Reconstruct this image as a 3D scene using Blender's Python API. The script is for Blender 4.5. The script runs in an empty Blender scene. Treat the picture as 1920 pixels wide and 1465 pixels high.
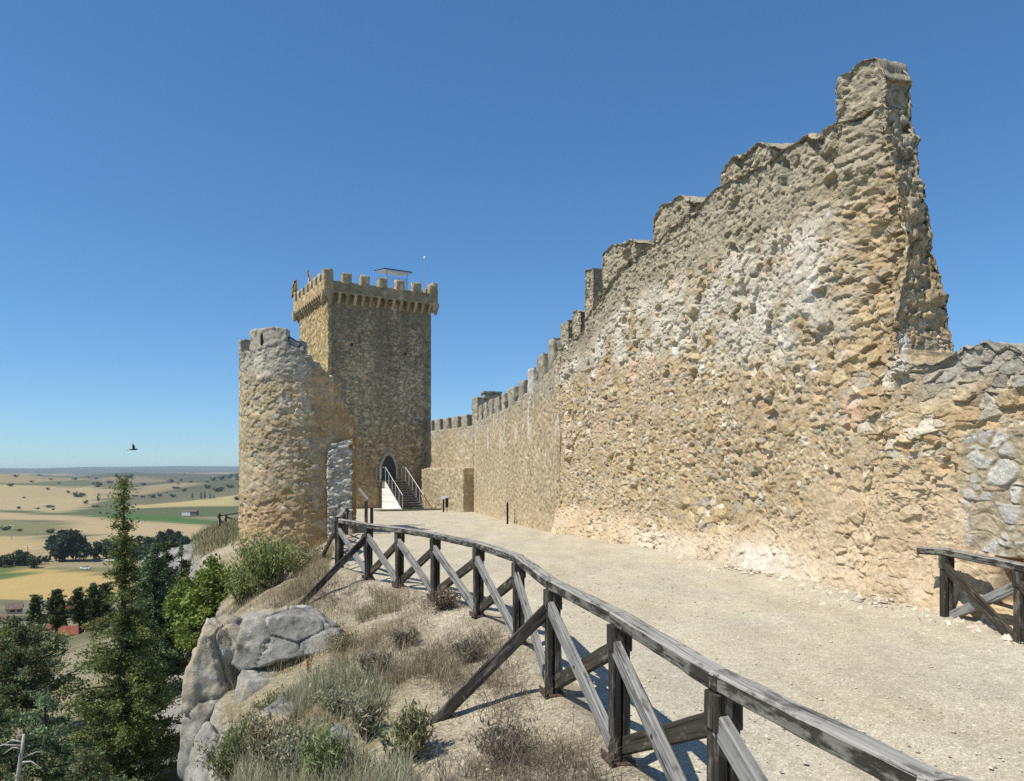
import bpy, math, random
import numpy as np
from mathutils import Vector
rng = np.random.default_rng(7)
random.seed(7)
R = math.radians
sc = bpy.context.scene
COL = sc.collection
FPX, HZ, CAMZ = 1400.0, 885.0, 1.8          # focal length and horizon, in photo pixels

def gpt(px, py, z):                          # where the view ray of a photo pixel meets the level z
    Y = (CAMZ - z) * FPX / (py - HZ)
    return ((px - 960) / FPX * Y, Y, z)

# ------------------------------------------------------------------ noise
def hsh(i, j, k, s=0):
    h = (i.astype(np.uint32) * np.uint32(374761393) + j.astype(np.uint32) * np.uint32(668265263)
         + k.astype(np.uint32) * np.uint32(1274126177) + np.uint32((s * 974711 + 12345) & 0xffffffff))
    h = (h ^ (h >> np.uint32(13))) * np.uint32(1274126177)
    h = (h ^ (h >> np.uint32(15))) * np.uint32(2246822519)
    return h ^ (h >> np.uint32(16))
def h01(h, n=0):
    h = (h + np.uint32(n * 40503 + 1)) * np.uint32(2654435761)
    h = (h ^ (h >> np.uint32(15))) * np.uint32(2246822519)
    h = h ^ (h >> np.uint32(13))
    return (h & np.uint32(0xffffff)).astype(np.float64) / 16777216.0
def vn(P, s=0):
    P = np.asarray(P, float)
    I = np.floor(P).astype(np.int64); f = P - I; f = f * f * (3 - 2 * f)
    out = 0
    for a in (0, 1):
        wa = f[..., 0] if a else 1 - f[..., 0]
        for b in (0, 1):
            wb = f[..., 1] if b else 1 - f[..., 1]
            for c in (0, 1):
                wc = f[..., 2] if c else 1 - f[..., 2]
                out = out + wa * wb * wc * h01(hsh(I[..., 0] + a, I[..., 1] + b, I[..., 2] + c, s))
    return out * 2 - 1
def fbm(P, s=0, o=4, g=.5):
    P = np.asarray(P, float); r = 0; A = 1; t = 0
    for i in range(o):
        r = r + A * vn(P, s + i * 17); t += A; A *= g; P = P * 2.03 + 5.1
    return r / t
def worley(P, seed=0, jit=.9, off=False):
    N = P.shape[0]; F1 = np.empty(N); F2 = np.empty(N); H = np.empty(N, np.uint32); D = np.empty((N, 3))
    for a in range(0, N, 120000):
        p = P[a:a + 120000]; I = np.floor(p).astype(np.int64)
        f1 = np.full(len(p), 9.); f2 = np.full(len(p), 9.); hh = np.zeros(len(p), np.uint32); dd = np.zeros((len(p), 3))
        for dx in (-1, 0, 1):
            for dy in (-1, 0, 1):
                for dz in (-1, 0, 1):
                    J = I + (dx, dy, dz)
                    h = hsh(J[:, 0], J[:, 1], J[:, 2], seed)
                    q = np.stack([J[:, c] + .5 + jit * (h01(h, c + 1) - .5) for c in range(3)], 1)
                    d = np.sqrt(((p - q) ** 2).sum(1))
                    c1 = d < f1
                    f2 = np.where(c1, f1, np.minimum(f2, d)); hh = np.where(c1, h, hh); f1 = np.where(c1, d, f1); dd = np.where(c1[:, None], p - q, dd)
        D[a:a + 120000] = dd
        F1[a:a + 120000] = f1; F2[a:a + 120000] = f2; H[a:a + 120000] = hh
    return (F1, F2, H, D) if off else (F1, F2, H)
def sst(a, b, x):
    t = np.clip((x - a) / (b - a), 0, 1); return t * t * (3 - 2 * t)
def mixc(a, b, t):
    return a + (b - a) * np.asarray(t)[..., None]
def c3(*v): return np.array(v, float)

# ------------------------------------------------------------------ mesh helpers
def mk(name, V, Q=None, T=None, mat=None, parent=None, col=None, vec=None, smooth=True):
    V = np.asarray(V, np.float32).reshape(-1, 3)
    if parent is not None: V = V - np.array(woff(parent), np.float32)
    parts = []; starts = []; tot = []; o = 0
    for A, n in ((Q, 4), (T, 3)):
        if A is not None and len(A):
            A = np.asarray(A, np.int32).reshape(-1, n); parts.append(A.ravel())
            starts.append(o + np.arange(len(A)) * n); tot.append(np.full(len(A), n)); o += A.size
    L = np.concatenate(parts); S = np.concatenate(starts); Tt = np.concatenate(tot)
    me = bpy.data.meshes.new(name)
    me.vertices.add(len(V)); me.vertices.foreach_set('co', V.ravel())
    me.loops.add(len(L)); me.loops.foreach_set('vertex_index', L.astype(np.int32))
    me.polygons.add(len(S)); me.polygons.foreach_set('loop_start', S.astype(np.int32))
    try: me.polygons.foreach_set('loop_total', Tt.astype(np.int32))
    except Exception: pass
    me.update(calc_edges=True); me.validate()
    if col is not None:
        c = np.ones((len(V), 4), np.float32); c[:, :3] = np.asarray(col).reshape(-1, 3)
        a = me.attributes.new('Col', 'FLOAT_COLOR', 'POINT'); a.data.foreach_set('color', c.ravel())
    if vec is not None:
        a = me.attributes.new('bc', 'FLOAT_VECTOR', 'POINT'); a.data.foreach_set('vector', np.asarray(vec, np.float32).ravel())
    me.polygons.foreach_set('use_smooth', np.full(len(S), smooth))
    ob = bpy.data.objects.new(name, me); COL.objects.link(ob)
    if mat: me.materials.append(mat)
    if parent is not None: ob.parent = parent
    return ob
def grid_q(nu, nv, wrap=False):
    i = np.arange(nu if wrap else nu - 1)[:, None]; j = np.arange(nv - 1)[None, :]
    i2 = (i + 1) % nu
    a = i * nv + j; b = i2 * nv + j
    return np.stack([a, b, b + 1, a + 1], -1).reshape(-1, 4)
def tag(o, label=None, cat=None, group=None, kind=None):
    if label: o['label'] = label
    if cat: o['category'] = cat
    if group: o['group'] = group
    if kind: o['kind'] = kind
    return o
def root(name, loc, label, cat, group=None):
    o = bpy.data.objects.new(name, None); COL.objects.link(o)
    o.location = loc; o.empty_display_size = .2
    return tag(o, label, cat, group)

def woff(o):
    v = Vector((0, 0, 0))
    while o is not None: v += o.location; o = o.parent
    return v

class MB:                                     # small hand-made meshes: boxes, beams, tubes
    def __init__(s): s.V = []; s.F = []; s.B = []
    def add(s, V, F, B=None):
        o = len(s.V); s.V += [tuple(v) for v in V]; s.F += [tuple(i + o for i in f) for f in F]
        s.B += [tuple(b) for b in (B if B is not None else V)]
    def beam(s, a, b, w, h, up=(0, 0, 1), ch=.12, seg=6, wob=0.0):
        a = Vector(a); b = Vector(b); t = (b - a); L = t.length; t.normalize()
        x = t.cross(Vector(up))
        if x.length < 1e-3: x = t.cross(Vector((0, 1, 0)))
        x.normalize(); y = x.cross(t).normalized()
        c = min(w, h) * ch; W = w / 2; H = h / 2
        sec = [(-W + c, -H), (W - c, -H), (W, -H + c), (W, H - c), (W - c, H), (-W + c, H), (-W, H - c), (-W, -H + c)]
        V = []; B = []; off = random.uniform(0, 50)
        for k in range(seg + 1):
            p = a + t * (L * k / seg)
            for (u, v) in sec:
                j = [random.uniform(-wob, wob) for _ in range(2)]
                V.append(p + x * (u + j[0]) + y * (v + j[1])); B.append((off + L * k / seg, u + off, v))
        F = []
        for k in range(seg):
            for i in range(8):
                F.append((k * 8 + i, k * 8 + (i + 1) % 8, (k + 1) * 8 + (i + 1) % 8, (k + 1) * 8 + i))
        F.append(tuple(range(7, -1, -1))); F.append(tuple(seg * 8 + i for i in range(8)))
        s.add(V, F, B); return s
    def tube(s, pts, rad, n=8):
        pts = [Vector(p) for p in pts]; V = []; F = []; B = []
        for k, p in enumerate(pts):
            t = (pts[min(k + 1, len(pts) - 1)] - pts[max(k - 1, 0)]).normalized()
            x = t.cross(Vector((.13, 1, .07))).normalized(); y = t.cross(x)
            r = rad[k] if hasattr(rad, '__len__') else rad
            for i in range(n):
                a = 2 * math.pi * i / n
                V.append(p + (x * math.cos(a) + y * math.sin(a)) * r); B.append((k * .3, i * .1, r))
        for k in range(len(pts) - 1):
            for i in range(n):
                F.append((k * n + i, k * n + (i + 1) % n, (k + 1) * n + (i + 1) % n, (k + 1) * n + i))
        F.append(tuple(range(n - 1, -1, -1))); F.append(tuple((len(pts) - 1) * n + i for i in range(n)))
        s.add(V, F, B); return s
    def prism(s, poly, d, z=None):            # polygon of 3D points pushed along the vector d
        n = len(poly); A = [Vector(p) for p in poly]; d = Vector(d)
        F = [tuple(range(n - 1, -1, -1)), tuple(range(n, 2 * n))]
        F += [(i, (i + 1) % n, n + (i + 1) % n, n + i) for i in range(n)]
        s.add(A + [p + d for p in A], F); return s
    def build(s, name, mat, parent=None, smooth=False):
        me = bpy.data.meshes.new(name)
        o = woff(parent)
        me.from_pydata([tuple(Vector(v) - o) for v in s.V], [], s.F); me.update()
        a = me.attributes.new('bc', 'FLOAT_VECTOR', 'POINT')
        a.data.foreach_set('vector', np.asarray(s.B, np.float32).ravel())
        import bmesh
        bm = bmesh.new(); bm.from_mesh(me); bmesh.ops.recalc_face_normals(bm, faces=bm.faces); bm.to_mesh(me); bm.free()
        me.polygons.foreach_set('use_smooth', [smooth] * len(me.polygons))
        ob = bpy.data.objects.new(name, me); COL.objects.link(ob); me.materials.append(mat)
        if parent is not None: ob.parent = parent
        return ob

# ------------------------------------------------------------------ materials
class N:
    def __init__(s, name):
        s.m = bpy.data.materials.new(name); s.m.use_nodes = True; s.t = s.m.node_tree
        s.b = s.t.nodes['Principled BSDF']; s.b.inputs['Specular IOR Level'].default_value = .2
        s.b.inputs['Roughness'].default_value = .9
    def n(s, typ, **kw):
        nd = s.t.nodes.new(typ)
        for k, v in kw.items():
            if k.startswith('_'): setattr(nd, k[1:], v)
            else: s.set(nd, k.replace('__', ' '), v)
        return nd
    def set(s, nd, k, v):
        i = nd.inputs[int(k[1:])] if k[0] == 'i' and k[1:].isdigit() else nd.inputs[k]
        if isinstance(v, bpy.types.NodeSocket): s.t.links.new(v, i)
        else: i.default_value = v
    def attr(s, name): return s.n('ShaderNodeAttribute', _attribute_name=name)
    def obj(s, scale=None):
        o = s.n('ShaderNodeTexCoord').outputs['Object']
        if scale is None: return o
        return s.n('ShaderNodeVectorMath', _operation='MULTIPLY', i0=o, i1=scale).outputs[0]
    def noise(s, vec, scale, detail=4, rough=.6):
        return s.n('ShaderNodeTexNoise', Vector=vec, Scale=scale, Detail=detail, Roughness=rough)
    def ramp(s, fac, stops, interp='LINEAR'):
        r = s.n('ShaderNodeValToRGB', Fac=fac); e = r.color_ramp; e.interpolation = interp
        while len(e.elements) < len(stops): e.elements.new(.5)
        for el, (p, c) in zip(e.elements, stops):
            el.position = p; el.color = (c, c, c, 1) if not hasattr(c, '__len__') else (*c, 1)
        return r.outputs[0]
    def mix(s, a, b, fac, mode='MIX'):
        m = s.n('ShaderNodeMix', _data_type='RGBA', _blend_type=mode)
        s.set(m, 'i0', fac)
        for k, v in (('i6', a), ('i7', b)):
            s.set(m, k, (*v, 1) if isinstance(v, tuple) and len(v) == 3 else v)
        return m.outputs[2]
    def bump(s, h, strength, dist):
        b = s.n('ShaderNodeBump', Strength=strength, Distance=dist, Height=h); s.set(s.b, 'Normal', b.outputs[0]); return b
    def color(s, c): s.set(s.b, 'Base Color', (*c, 1) if isinstance(c, tuple) else c)

def stone_mat(name, f1=14, f2=60, bs=.7, bd=.02, lo=.72, hi=1.22):
    k = N(name); o = k.obj()
    a = k.noise(o, f1, 6, .65); b = k.noise(o, f2, 4, .7)
    v = k.ramp(a.outputs[0], [(.25, lo), (.75, hi)])
    c = k.mix(k.attr('Col').outputs['Color'], v, 1.0, 'MULTIPLY')
    c = k.mix(c, k.ramp(b.outputs[0], [(.3, .8), (.7, 1.15)]), 1.0, 'MULTIPLY')
    k.color(c)
    h = k.n('ShaderNodeMath', _operation='ADD', i0=a.outputs[0], i1=k.n('ShaderNodeMath', _operation='MULTIPLY', i0=b.outputs[0], i1=.45).outputs[0])
    k.bump(h.outputs[0], bs, bd); k.b.inputs['Roughness'].default_value = .95
    k.b.inputs['Specular IOR Level'].default_value = .1
    return k.m
def wood_mat(name, dark, light, amt, rust=None):
    k = N(name); v = k.attr('bc').outputs['Vector']
    def sc_(x): return k.n('ShaderNodeVectorMath', _operation='MULTIPLY', i0=v, i1=x).outputs[0]
    g = k.noise(sc_((2.2, 60, 60)), 1.0, 5, .65)
    p = k.noise(sc_((4.5, 15, 15)), 1.0, 6, .68)
    f = k.ramp(p.outputs[0], [(amt - .05, 0.), (amt + .05, 1.)])
    c = k.mix(dark, light, f)
    c = k.mix(c, k.ramp(g.outputs[0], [(.3, .55), (.5, .97), (.7, 1.35)]), 1.0, 'MULTIPLY')
    ck = k.noise(sc_((1.1, 75, 75)), 1.0, 2, .5)
    c = k.mix(c, k.ramp(ck.outputs[0], [(.60, 1.), (.64, .28)]), 1.0, 'MULTIPLY')
    k.color(c); k.bump(g.outputs[0], .5, .005); k.b.inputs['Roughness'].default_value = .8
    return k.m
def plain(name, c, rough=.6, metal=0., var=.25, scale=9):
    k = N(name); n = k.noise(k.obj(), scale, 5)
    k.color(k.mix(c, k.ramp(n.outputs[0], [(.3, 1 - var), (.7, 1 + var)]), 1.0, 'MULTIPLY'))
    k.b.inputs['Roughness'].default_value = rough; k.b.inputs['Metallic'].default_value = metal
    return k.m
def leaf_mat(name, trans=.3):
    k = N(name); c = k.attr('Col').outputs['Color']
    k.color(c); k.b.inputs['Roughness'].default_value = .65
    tr = k.n('ShaderNodeBsdfTranslucent', Color=c)
    mx = k.n('ShaderNodeMixShader', i0=trans, i1=k.b.outputs[0], i2=tr.outputs[0])
    out = [x for x in k.t.nodes if x.type == 'OUTPUT_MATERIAL'][0]
    k.t.links.new(mx.outputs[0], out.inputs['Surface'])
    return k.m
M = {}
M['wall'] = stone_mat('rubble masonry', 16, 75, .75, .02)
M['keep'] = stone_mat('keep masonry', 3.5, 16, .6, .05, .75, 1.2)
M['far'] = stone_mat('far masonry', 4, 20, .6, .05, .75, 1.2)
M['rock'] = stone_mat('limestone rock', 6, 40, .8, .03, .7, 1.25)
M['terrain'] = stone_mat('earth and fields', 9, 70, .8, .02, .72, 1.22)
def speckle(m):
    t = m.node_tree; b = t.nodes['Principled BSDF']; src = b.inputs['Base Color'].links[0].from_socket
    tc = t.nodes.new('ShaderNodeTexCoord'); v = t.nodes.new('ShaderNodeTexVoronoi'); v.inputs['Scale'].default_value = 60
    t.links.new(tc.outputs['Object'], v.inputs['Vector']); sp_ = t.nodes.new('ShaderNodeSeparateColor'); t.links.new(v.outputs['Color'], sp_.inputs[0])
    r = t.nodes.new('ShaderNodeValToRGB'); r.color_ramp.elements[0].color = (.62, .62, .62, 1); r.color_ramp.elements[1].color = (1.3, 1.3, 1.3, 1); t.links.new(sp_.outputs[0], r.inputs[0])
    m2 = t.nodes.new('ShaderNodeMix'); m2.data_type = 'RGBA'; m2.blend_type = 'MULTIPLY'; m2.inputs[0].default_value = 1
    t.links.new(src, m2.inputs[6]); t.links.new(r.outputs[0], m2.inputs[7]); t.links.new(m2.outputs[2], b.inputs['Base Color'])
speckle(M['terrain'])
M['post'] = wood_mat('stained post wood', (.048, .041, .032), (.15, .135, .11), .56)
M['rail'] = wood_mat('worn rail wood', (.045, .039, .031), (.20, .185, .155), .51)
M['railtop'] = wood_mat('sun bleached rail top', (.13, .12, .10), (.31, .29, .25), .42)
M['brace'] = wood_mat('weathered grey wood', (.12, .11, .095), (.26, .25, .225), .42)
M['braced'] = wood_mat('dark brace wood', (.055, .046, .033), (.15, .13, .10), .58)
M['tread'] = wood_mat('stair wood', (.10, .09, .07), (.22, .2, .16), .5)
M['bark'] = plain('bark', (.075, .058, .042), .95, 0, .5, 14)
M['deadbark'] = plain('bleached dead wood', (.42, .39, .35), .9, 0, .35, 20)
M['leaf'] = leaf_mat('leaves', .3)
M['needle'] = leaf_mat('needles', .32)
M['grass'] = leaf_mat('dry grass', .3)
M['twig'] = plain('dry twigs', (.16, .13, .095), .95, 0, .4, 30)
M['steel'] = plain('galvanised steel', (.45, .46, .46), .4, .6, .1)
M['white'] = plain('white panels', (.78, .76, .70), .6, 0, .05, 2)
M['seam'] = plain('panel joints', (.30, .29, .26), .8, 0, .1)
M['rust'] = plain('rusty steel', (.11, .07, .055), .8, .2, .4, 40)
M['door'] = plain('grey steel door', (.055, .06, .068), .6, .1, .15, 4)
M['lamp'] = plain('floodlight housing', (.05, .05, .05), .5, .2, .1)
M['lampglass'] = plain('floodlight glass', (.35, .37, .34), .25, 0, .1)
M['black'] = plain('black metal and hole dark', (.015, .015, .016), .5, .3, .1)
M['bird'] = plain('dark plumage', (.035, .028, .022), .7, 0, .3, 20)
M['redroof'] = plain('red roof tiles', (.26, .085, .05), .85, 0, .25, 1.4)
M['brownroof'] = plain('brown roof tiles', (.18, .13, .10), .85, 0, .25, 1.4)
M['render'] = plain('cream render', (.55, .42, .29), .9, 0, .12, .8)
M['pane'] = plain('dark window', (.03, .035, .04), .2, 0, .1)
M['whitewall'] = plain('white wall', (.75, .74, .72), .8, 0, .05)
M['signface'] = plain('pale sign panel', (.34, .37, .39), .35, 0, .1, 6)
def glass():
    k = N('shelter glass'); k.color((.75, .85, .88)); k.b.inputs['Transmission Weight'].default_value = .92
    k.b.inputs['Roughness'].default_value = .03; k.b.inputs['IOR'].default_value = 1.05
    return k.m
M['glass'] = glass()
def gravel():
    k = N('crushed limestone gravel'); o = k.obj()
    v = k.n('ShaderNodeTexVoronoi', Vector=o, Scale=95.0); w = k.n('ShaderNodeTexVoronoi', Vector=o, Scale=28.0)
    big = k.noise(o, .55, 5, .6); mid = k.noise(o, 6, 5, .65); fin = k.noise(o, 130, 3, .7)
    g = k.n('ShaderNodeSeparateColor', Color=v.outputs['Color']).outputs[0]
    c = k.ramp(g, [(0, (.32, .28, .205)), (.25, (.43, .385, .285)), (.6, (.485, .44, .335)), (.88, (.54, .50, .395)), (1, (.74, .70, .60))])
    g2 = k.n('ShaderNodeSeparateColor', Color=w.outputs['Color']).outputs[1]
    c = k.mix(c, k.ramp(g2, [(0, .93), (.5, 1.0), (.95, 1.03), (1, 1.22)]), 1.0, 'MULTIPLY')
    c = k.mix(c, k.ramp(mid.outputs[0], [(.3, .88), (.7, 1.09)]), 1.0, 'MULTIPLY')
    c = k.mix(c, k.mix((1, 1, 1), (1.02, .96, .87), k.ramp(big.outputs[0], [(.38, 0.), (.68, 1.)])), 1.0, 'MULTIPLY')
    tr = k.noise(k.obj((1.1, .35, 1)), 1.6, 4, .55)
    c = k.mix(c, k.ramp(tr.outputs[0], [(.32, .87), (.5, .98), (.68, 1.09)]), 1.0, 'MULTIPLY')
    k.color(c)
    h = k.n('ShaderNodeMath', _operation='ADD', i0=v.outputs['Distance'], i1=fin.outputs[0])
    k.bump(h.outputs[0], .4, .009); k.b.inputs['Specular IOR Level'].default_value = .1
    return k.m
M['gravel'] = gravel()

# ------------------------------------------------------------------ lie of the land
E1 = np.array([(1.60, -6), (1.42, .6), (1.27, 2.1), (.90, 3.23), (.67, 4.67), (.35, 6.07), (.05, 8.0), (-.41, 9.5), (-1.08, 10.8),
               (-1.77, 11.8), (-2.43, 12.6), (-3.35, 14.6), (-5.9, 27.3), (-7.2, 32), (-12, 42), (-15, 50), (-15, 70)])
E2 = np.array([(-.9, -6), (-1.2, 0), (-1.6, 3), (-2.1, 6), (-3.45, 9), (-4.5, 11), (-5.6, 15), (-7.2, 20), (-10.0, 25.5), (-11.6, 30), (-13.5, 34),
               (-16.5, 39), (-18.6, 44), (-19.5, 50), (-19, 58), (-18, 70)])
def x1(Y): return np.interp(Y, E1[:, 1], E1[:, 0])
def x2(Y): return np.interp(Y, E2[:, 1], E2[:, 0])
def zp(Y): return -.95 * np.clip((np.asarray(Y, float) - 12) / 40, 0, 1)
def height(X, Y, rough=True):
    X = np.asarray(X, float); Y = np.asarray(Y, float)
    p = zp(Y); a = x1(Y); b = x2(Y)
    t = np.clip((a - X) / (a - b), 0, 1)
    dr = np.interp(Y, [0, 6, 7.8, 9.2, 10.6, 12, 16, 20, 26, 34, 40, 46, 60], [.85, .9, 1.05, 1.2, 1.05, .95, 1.2, 1.8, 2.9, 2.6, 1.6, 1.2, 1.2])
    ze = p - dr
    z = p - dr * t ** 1.25
    z = z - .0 * t
    P = np.stack([X, Y, 0 * X], -1)
    d = np.maximum.reduce([(b - X) * .8, (Y - 85), (X - 70), (-25 - Y)])
    if rough: d = d + np.clip(d, -.6, 1.0) * 0 + (.10 + .3 * sst(14, 24, Y)) * fbm(P * .7, 3, 4) * sst(-1.5, 1.0, d)
    za = np.interp(d, [0, 1.4, 6, 30, 60, 110, 170, 420], [-6.6, -7.0, -9, -18.5, -26, -35, -41.5, -42])
    w = sst(0, .75, d)
    z = z * (1 - w) + za * w
    if rough:
        bank = t * (1 - w)
        z = z + (fbm(P * 1.1, 5, 5) * .26 + fbm(P * 4, 6, 3) * .05) * np.clip(bank * 2.5, 0, 1) + w * fbm(P * .25, 8, 4) * .9 * sst(3, 12, d) * (1 - sst(200, 400, d))
        far = np.hypot(X, Y)
        hill = sst(600, 1500, far)
        Q = np.stack([X / 330, Y / 330, 0 * X], -1)
        z = z + hill * (8 + 34 * fbm(Q, 21, 3)) + sst(1200, 4500, far) * 13
    return z

def build_terrain():
    def axis(lo, hi, dlo, dhi, step, g):
        c = list(np.arange(dlo, dhi, step)); s = step; v = dlo; left = []
        while v > lo: s = min(s * g, 90 + abs(v) * .02); v -= s; left.append(v)
        s = step; v = c[-1]; right = []
        while v < hi: s = min(s * g, 60 + abs(v) * .02); v += s; right.append(v)
        return np.array(left[::-1] + c + right)
    xs = axis(-7000, 3000, -8.0, 1.8, .07, 1.035); ys = axis(-60, 9000, 1.5, 15.5, .07, 1.028)
    X, Y = np.meshgrid(xs, ys, indexing='ij'); Z = height(X, Y)
    # the ground is pressed down under the gravel sheet
    onpath = sst(.0, .25, X - x1(Y)) * (Y < 62) * (X < 40)
    Z = Z - .05 * onpath
    P = np.stack([X, Y, Z], -1).reshape(-1, 3); x = P[:, 0]; y = P[:, 1]; z = P[:, 2]
    F0 = np.stack([x, y, 0 * x], -1)
    t = np.clip((x1(y) - x) / (x1(y) - x2(y)), 0, 1); d = np.maximum((x2(y) - x) * .8, y - 85)
    n1 = fbm(F0 * .8, 31, 5); n2 = fbm(F0 * 3.5, 33, 3); n3 = fbm(F0 * .09, 35, 5)
    soil = mixc(c3(.36, .30, .21), c3(.45, .385, .28), sst(-.3, .4, n2))
    dry = mixc(c3(.24, .19, .115), c3(.30, .25, .16), sst(-.4, .4, n2))
    c = mixc(soil, dry, sst(.0, .35, n1 + t * .35 - .12) * np.clip(t * 4, 0, 1))
    rock = mixc(c3(.27, .26, .23), c3(.38, .35, .29), sst(-.3, .4, n1))
    c = mixc(c, rock, sst(-.12, .2, d + .15 * n2) * (1 - sst(2.0, 3.5, d)))
    hillc = mixc(c3(.17, .155, .09), c3(.27, .23, .15), sst(-.15, .35, n3 + .4 * n1))
    hillc = mixc(hillc, c3(.13, .125, .065), sst(.1, .5, n2 * .5 + fbm(F0 * .3, 39, 3)))
    c = mixc(c, hillc, sst(1.8, 3.6, d))
    # valley: a patchwork of wheat, stubble, green crops and scrub
    far = np.hypot(x, y)
    W = F0 + np.stack([fbm(F0 / 300, 41, 3) * 120, fbm(F0 / 260, 43, 3) * 110, 0 * x], -1)
    sc_ = np.where(far > 1500, 1.7, 1.0)
    G = np.stack([(W[:, 0] * .9 + W[:, 1] * .25) / 210, (W[:, 1] - .2 * W[:, 0]) / 260, 0 * x + .5], -1)
    f1, f2, h = worley(G, 51, .95); r = h01(h, 3)
    pal = np.array([(.36, .275, .14), (.40, .32, .175), (.31, .25, .14), (.16, .17, .075), (.37, .30, .17), (.13, .15, .06), (.33, .27, .155), (.08, .125, .04), (.38, .29, .14), (.21, .195, .10)])
    fc = .84 * pal[np.minimum((r * 10).astype(int), 9)] * (1 + .10 * fbm(F0 / 25, 55, 3))[:, None]
    ew = np.clip(far / 1500, .4, 1.6); edge = 1 - sst(.035, .085, (f2 - f1) / ew); fc = mixc(fc, c3(.07, .085, .04), edge * (h01(h, 5) > .3) * sst(-.2, .1, fbm(F0 / 60, 57, 3)) * .9)
    scrub = sst(-.04, .10, fbm(F0 * np.array([1, .6, 1]) / 260, 61, 4)) * sst(800, 1500, far)
    fc = mixc(fc, c3(.085, .095, .05), scrub * .85)
    def poly(pts, colr, jit=.06, zl=-42):
        nonlocal fc
        w = np.array([gpt(a, b, zl)[:2] for a, b in pts]); ins = np.zeros(len(x), bool)
        for i in range(len(w)):
            ax, ay = w[i]; bx, by = w[(i + 1) % len(w)]
            k = ((ay > y) != (by > y)) & (x < (bx - ax) * (y - ay) / (by - ay + 1e-9) + ax); ins ^= k
        fc = np.where(ins[:, None], np.array(colr) * (1 + jit * fbm(F0 / 9, 71, 3))[:, None], fc)
    poly([(-300, 1075), (-20, 1088), (60, 1066), (200, 1066), (232, 1085), (225, 1110), (120, 1128), (-300, 1145)], (.47, .335, .13))
    poly([(-300, 1050), (60, 1052), (70, 1066), (230, 1064), (330, 1050), (450, 1060), (450, 1110), (225, 1110), (232, 1085), (60, 1066), (-20, 1088), (-300, 1075)], (.19, .175, .075))
    poly([(-60, 1062), (-10, 1056), (62, 1080), (20, 1088), (-60, 1092)], (.11, .155, .04))
    poly([(-300, 1000), (40, 1005), (100, 1022), (30, 1052), (-300, 1060)], (.43, .32, .15))
    poly([(-300, 970), (140, 978), (110, 1000), (-300, 1000)], (.20, .19, .085))
    poly([(60, 1052), (180, 1002), (450, 1000), (450, 1040), (330, 1048)], (.40, .31, .16))
    poly([(165, 957), (300, 962), (450, 978), (520, 984), (520, 990), (400, 986), (240, 972)], (.075, .14, .035))
    poly([(-300, 948), (120, 960), (240, 973), (400, 987), (450, 992), (450, 1000), (180, 1002), (110, 1000), (140, 976), (-300, 968)], (.43, .325, .17))
    poly([(-300, 920), (170, 922), (210, 930), (130, 955), (-300, 948)], (.41, .32, .165))
    poly([(230, 941), (450, 940), (450, 952), (240, 952)], (.42, .34, .15))
    c = np.where((d > 165)[:, None], fc, c)
    mk('terrain', P, grid_q(len(xs), len(ys)), mat=M['terrain'], col=c)['kind'] = 'structure'
build_terrain()

# ------------------------------------------------------------------ walls
WN = np.array([(5.9, 3.5), (5.62, 6.5), (5.47, 8.0), (5.3, 9.16), (4.93, 10.7), (4.57, 12.3), (4.10, 15.5), (3.05, 19.2), (1.43, 25.0), (.9, 27)])
def smooth_path(pts, m=240):
    y = np.linspace(pts[0, 1], pts[-1, 1], m); x = np.interp(y, pts[:, 1], pts[:, 0])
    k = 9; xp = np.convolve(np.pad(x, k, mode='edge'), np.ones(2 * k + 1) / (2 * k + 1), 'valid')
    w = np.clip(np.minimum(np.arange(m), np.arange(m)[::-1]) / k, 0, 1)
    return y, x * (1 - w) + xp * w
_WY, _WX = smooth_path(WN)
def near_path(Y):
    x = np.interp(Y, _WY, _WX); e = .2
    dx = (np.interp(Y + e, _WY, _WX) - np.interp(Y - e, _WY, _WX)) / (2 * e)
    L = np.sqrt(1 + dx * dx); n = np.stack([-1 / L, dx / L], -1)
    return np.stack([x, Y], -1), n, np.stack([dx / L, 1 / L], -1)
def line_path(A, B):
    A = np.array(A, float); B = np.array(B, float); L = np.linalg.norm(B - A); t = (B - A) / L; n = np.array([-t[1], t[0]])
    def f(s): return A + s[:, None] * t, np.tile(n, (len(s), 1)), np.tile(t, (len(s), 1))
    f.L = L; return f

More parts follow.
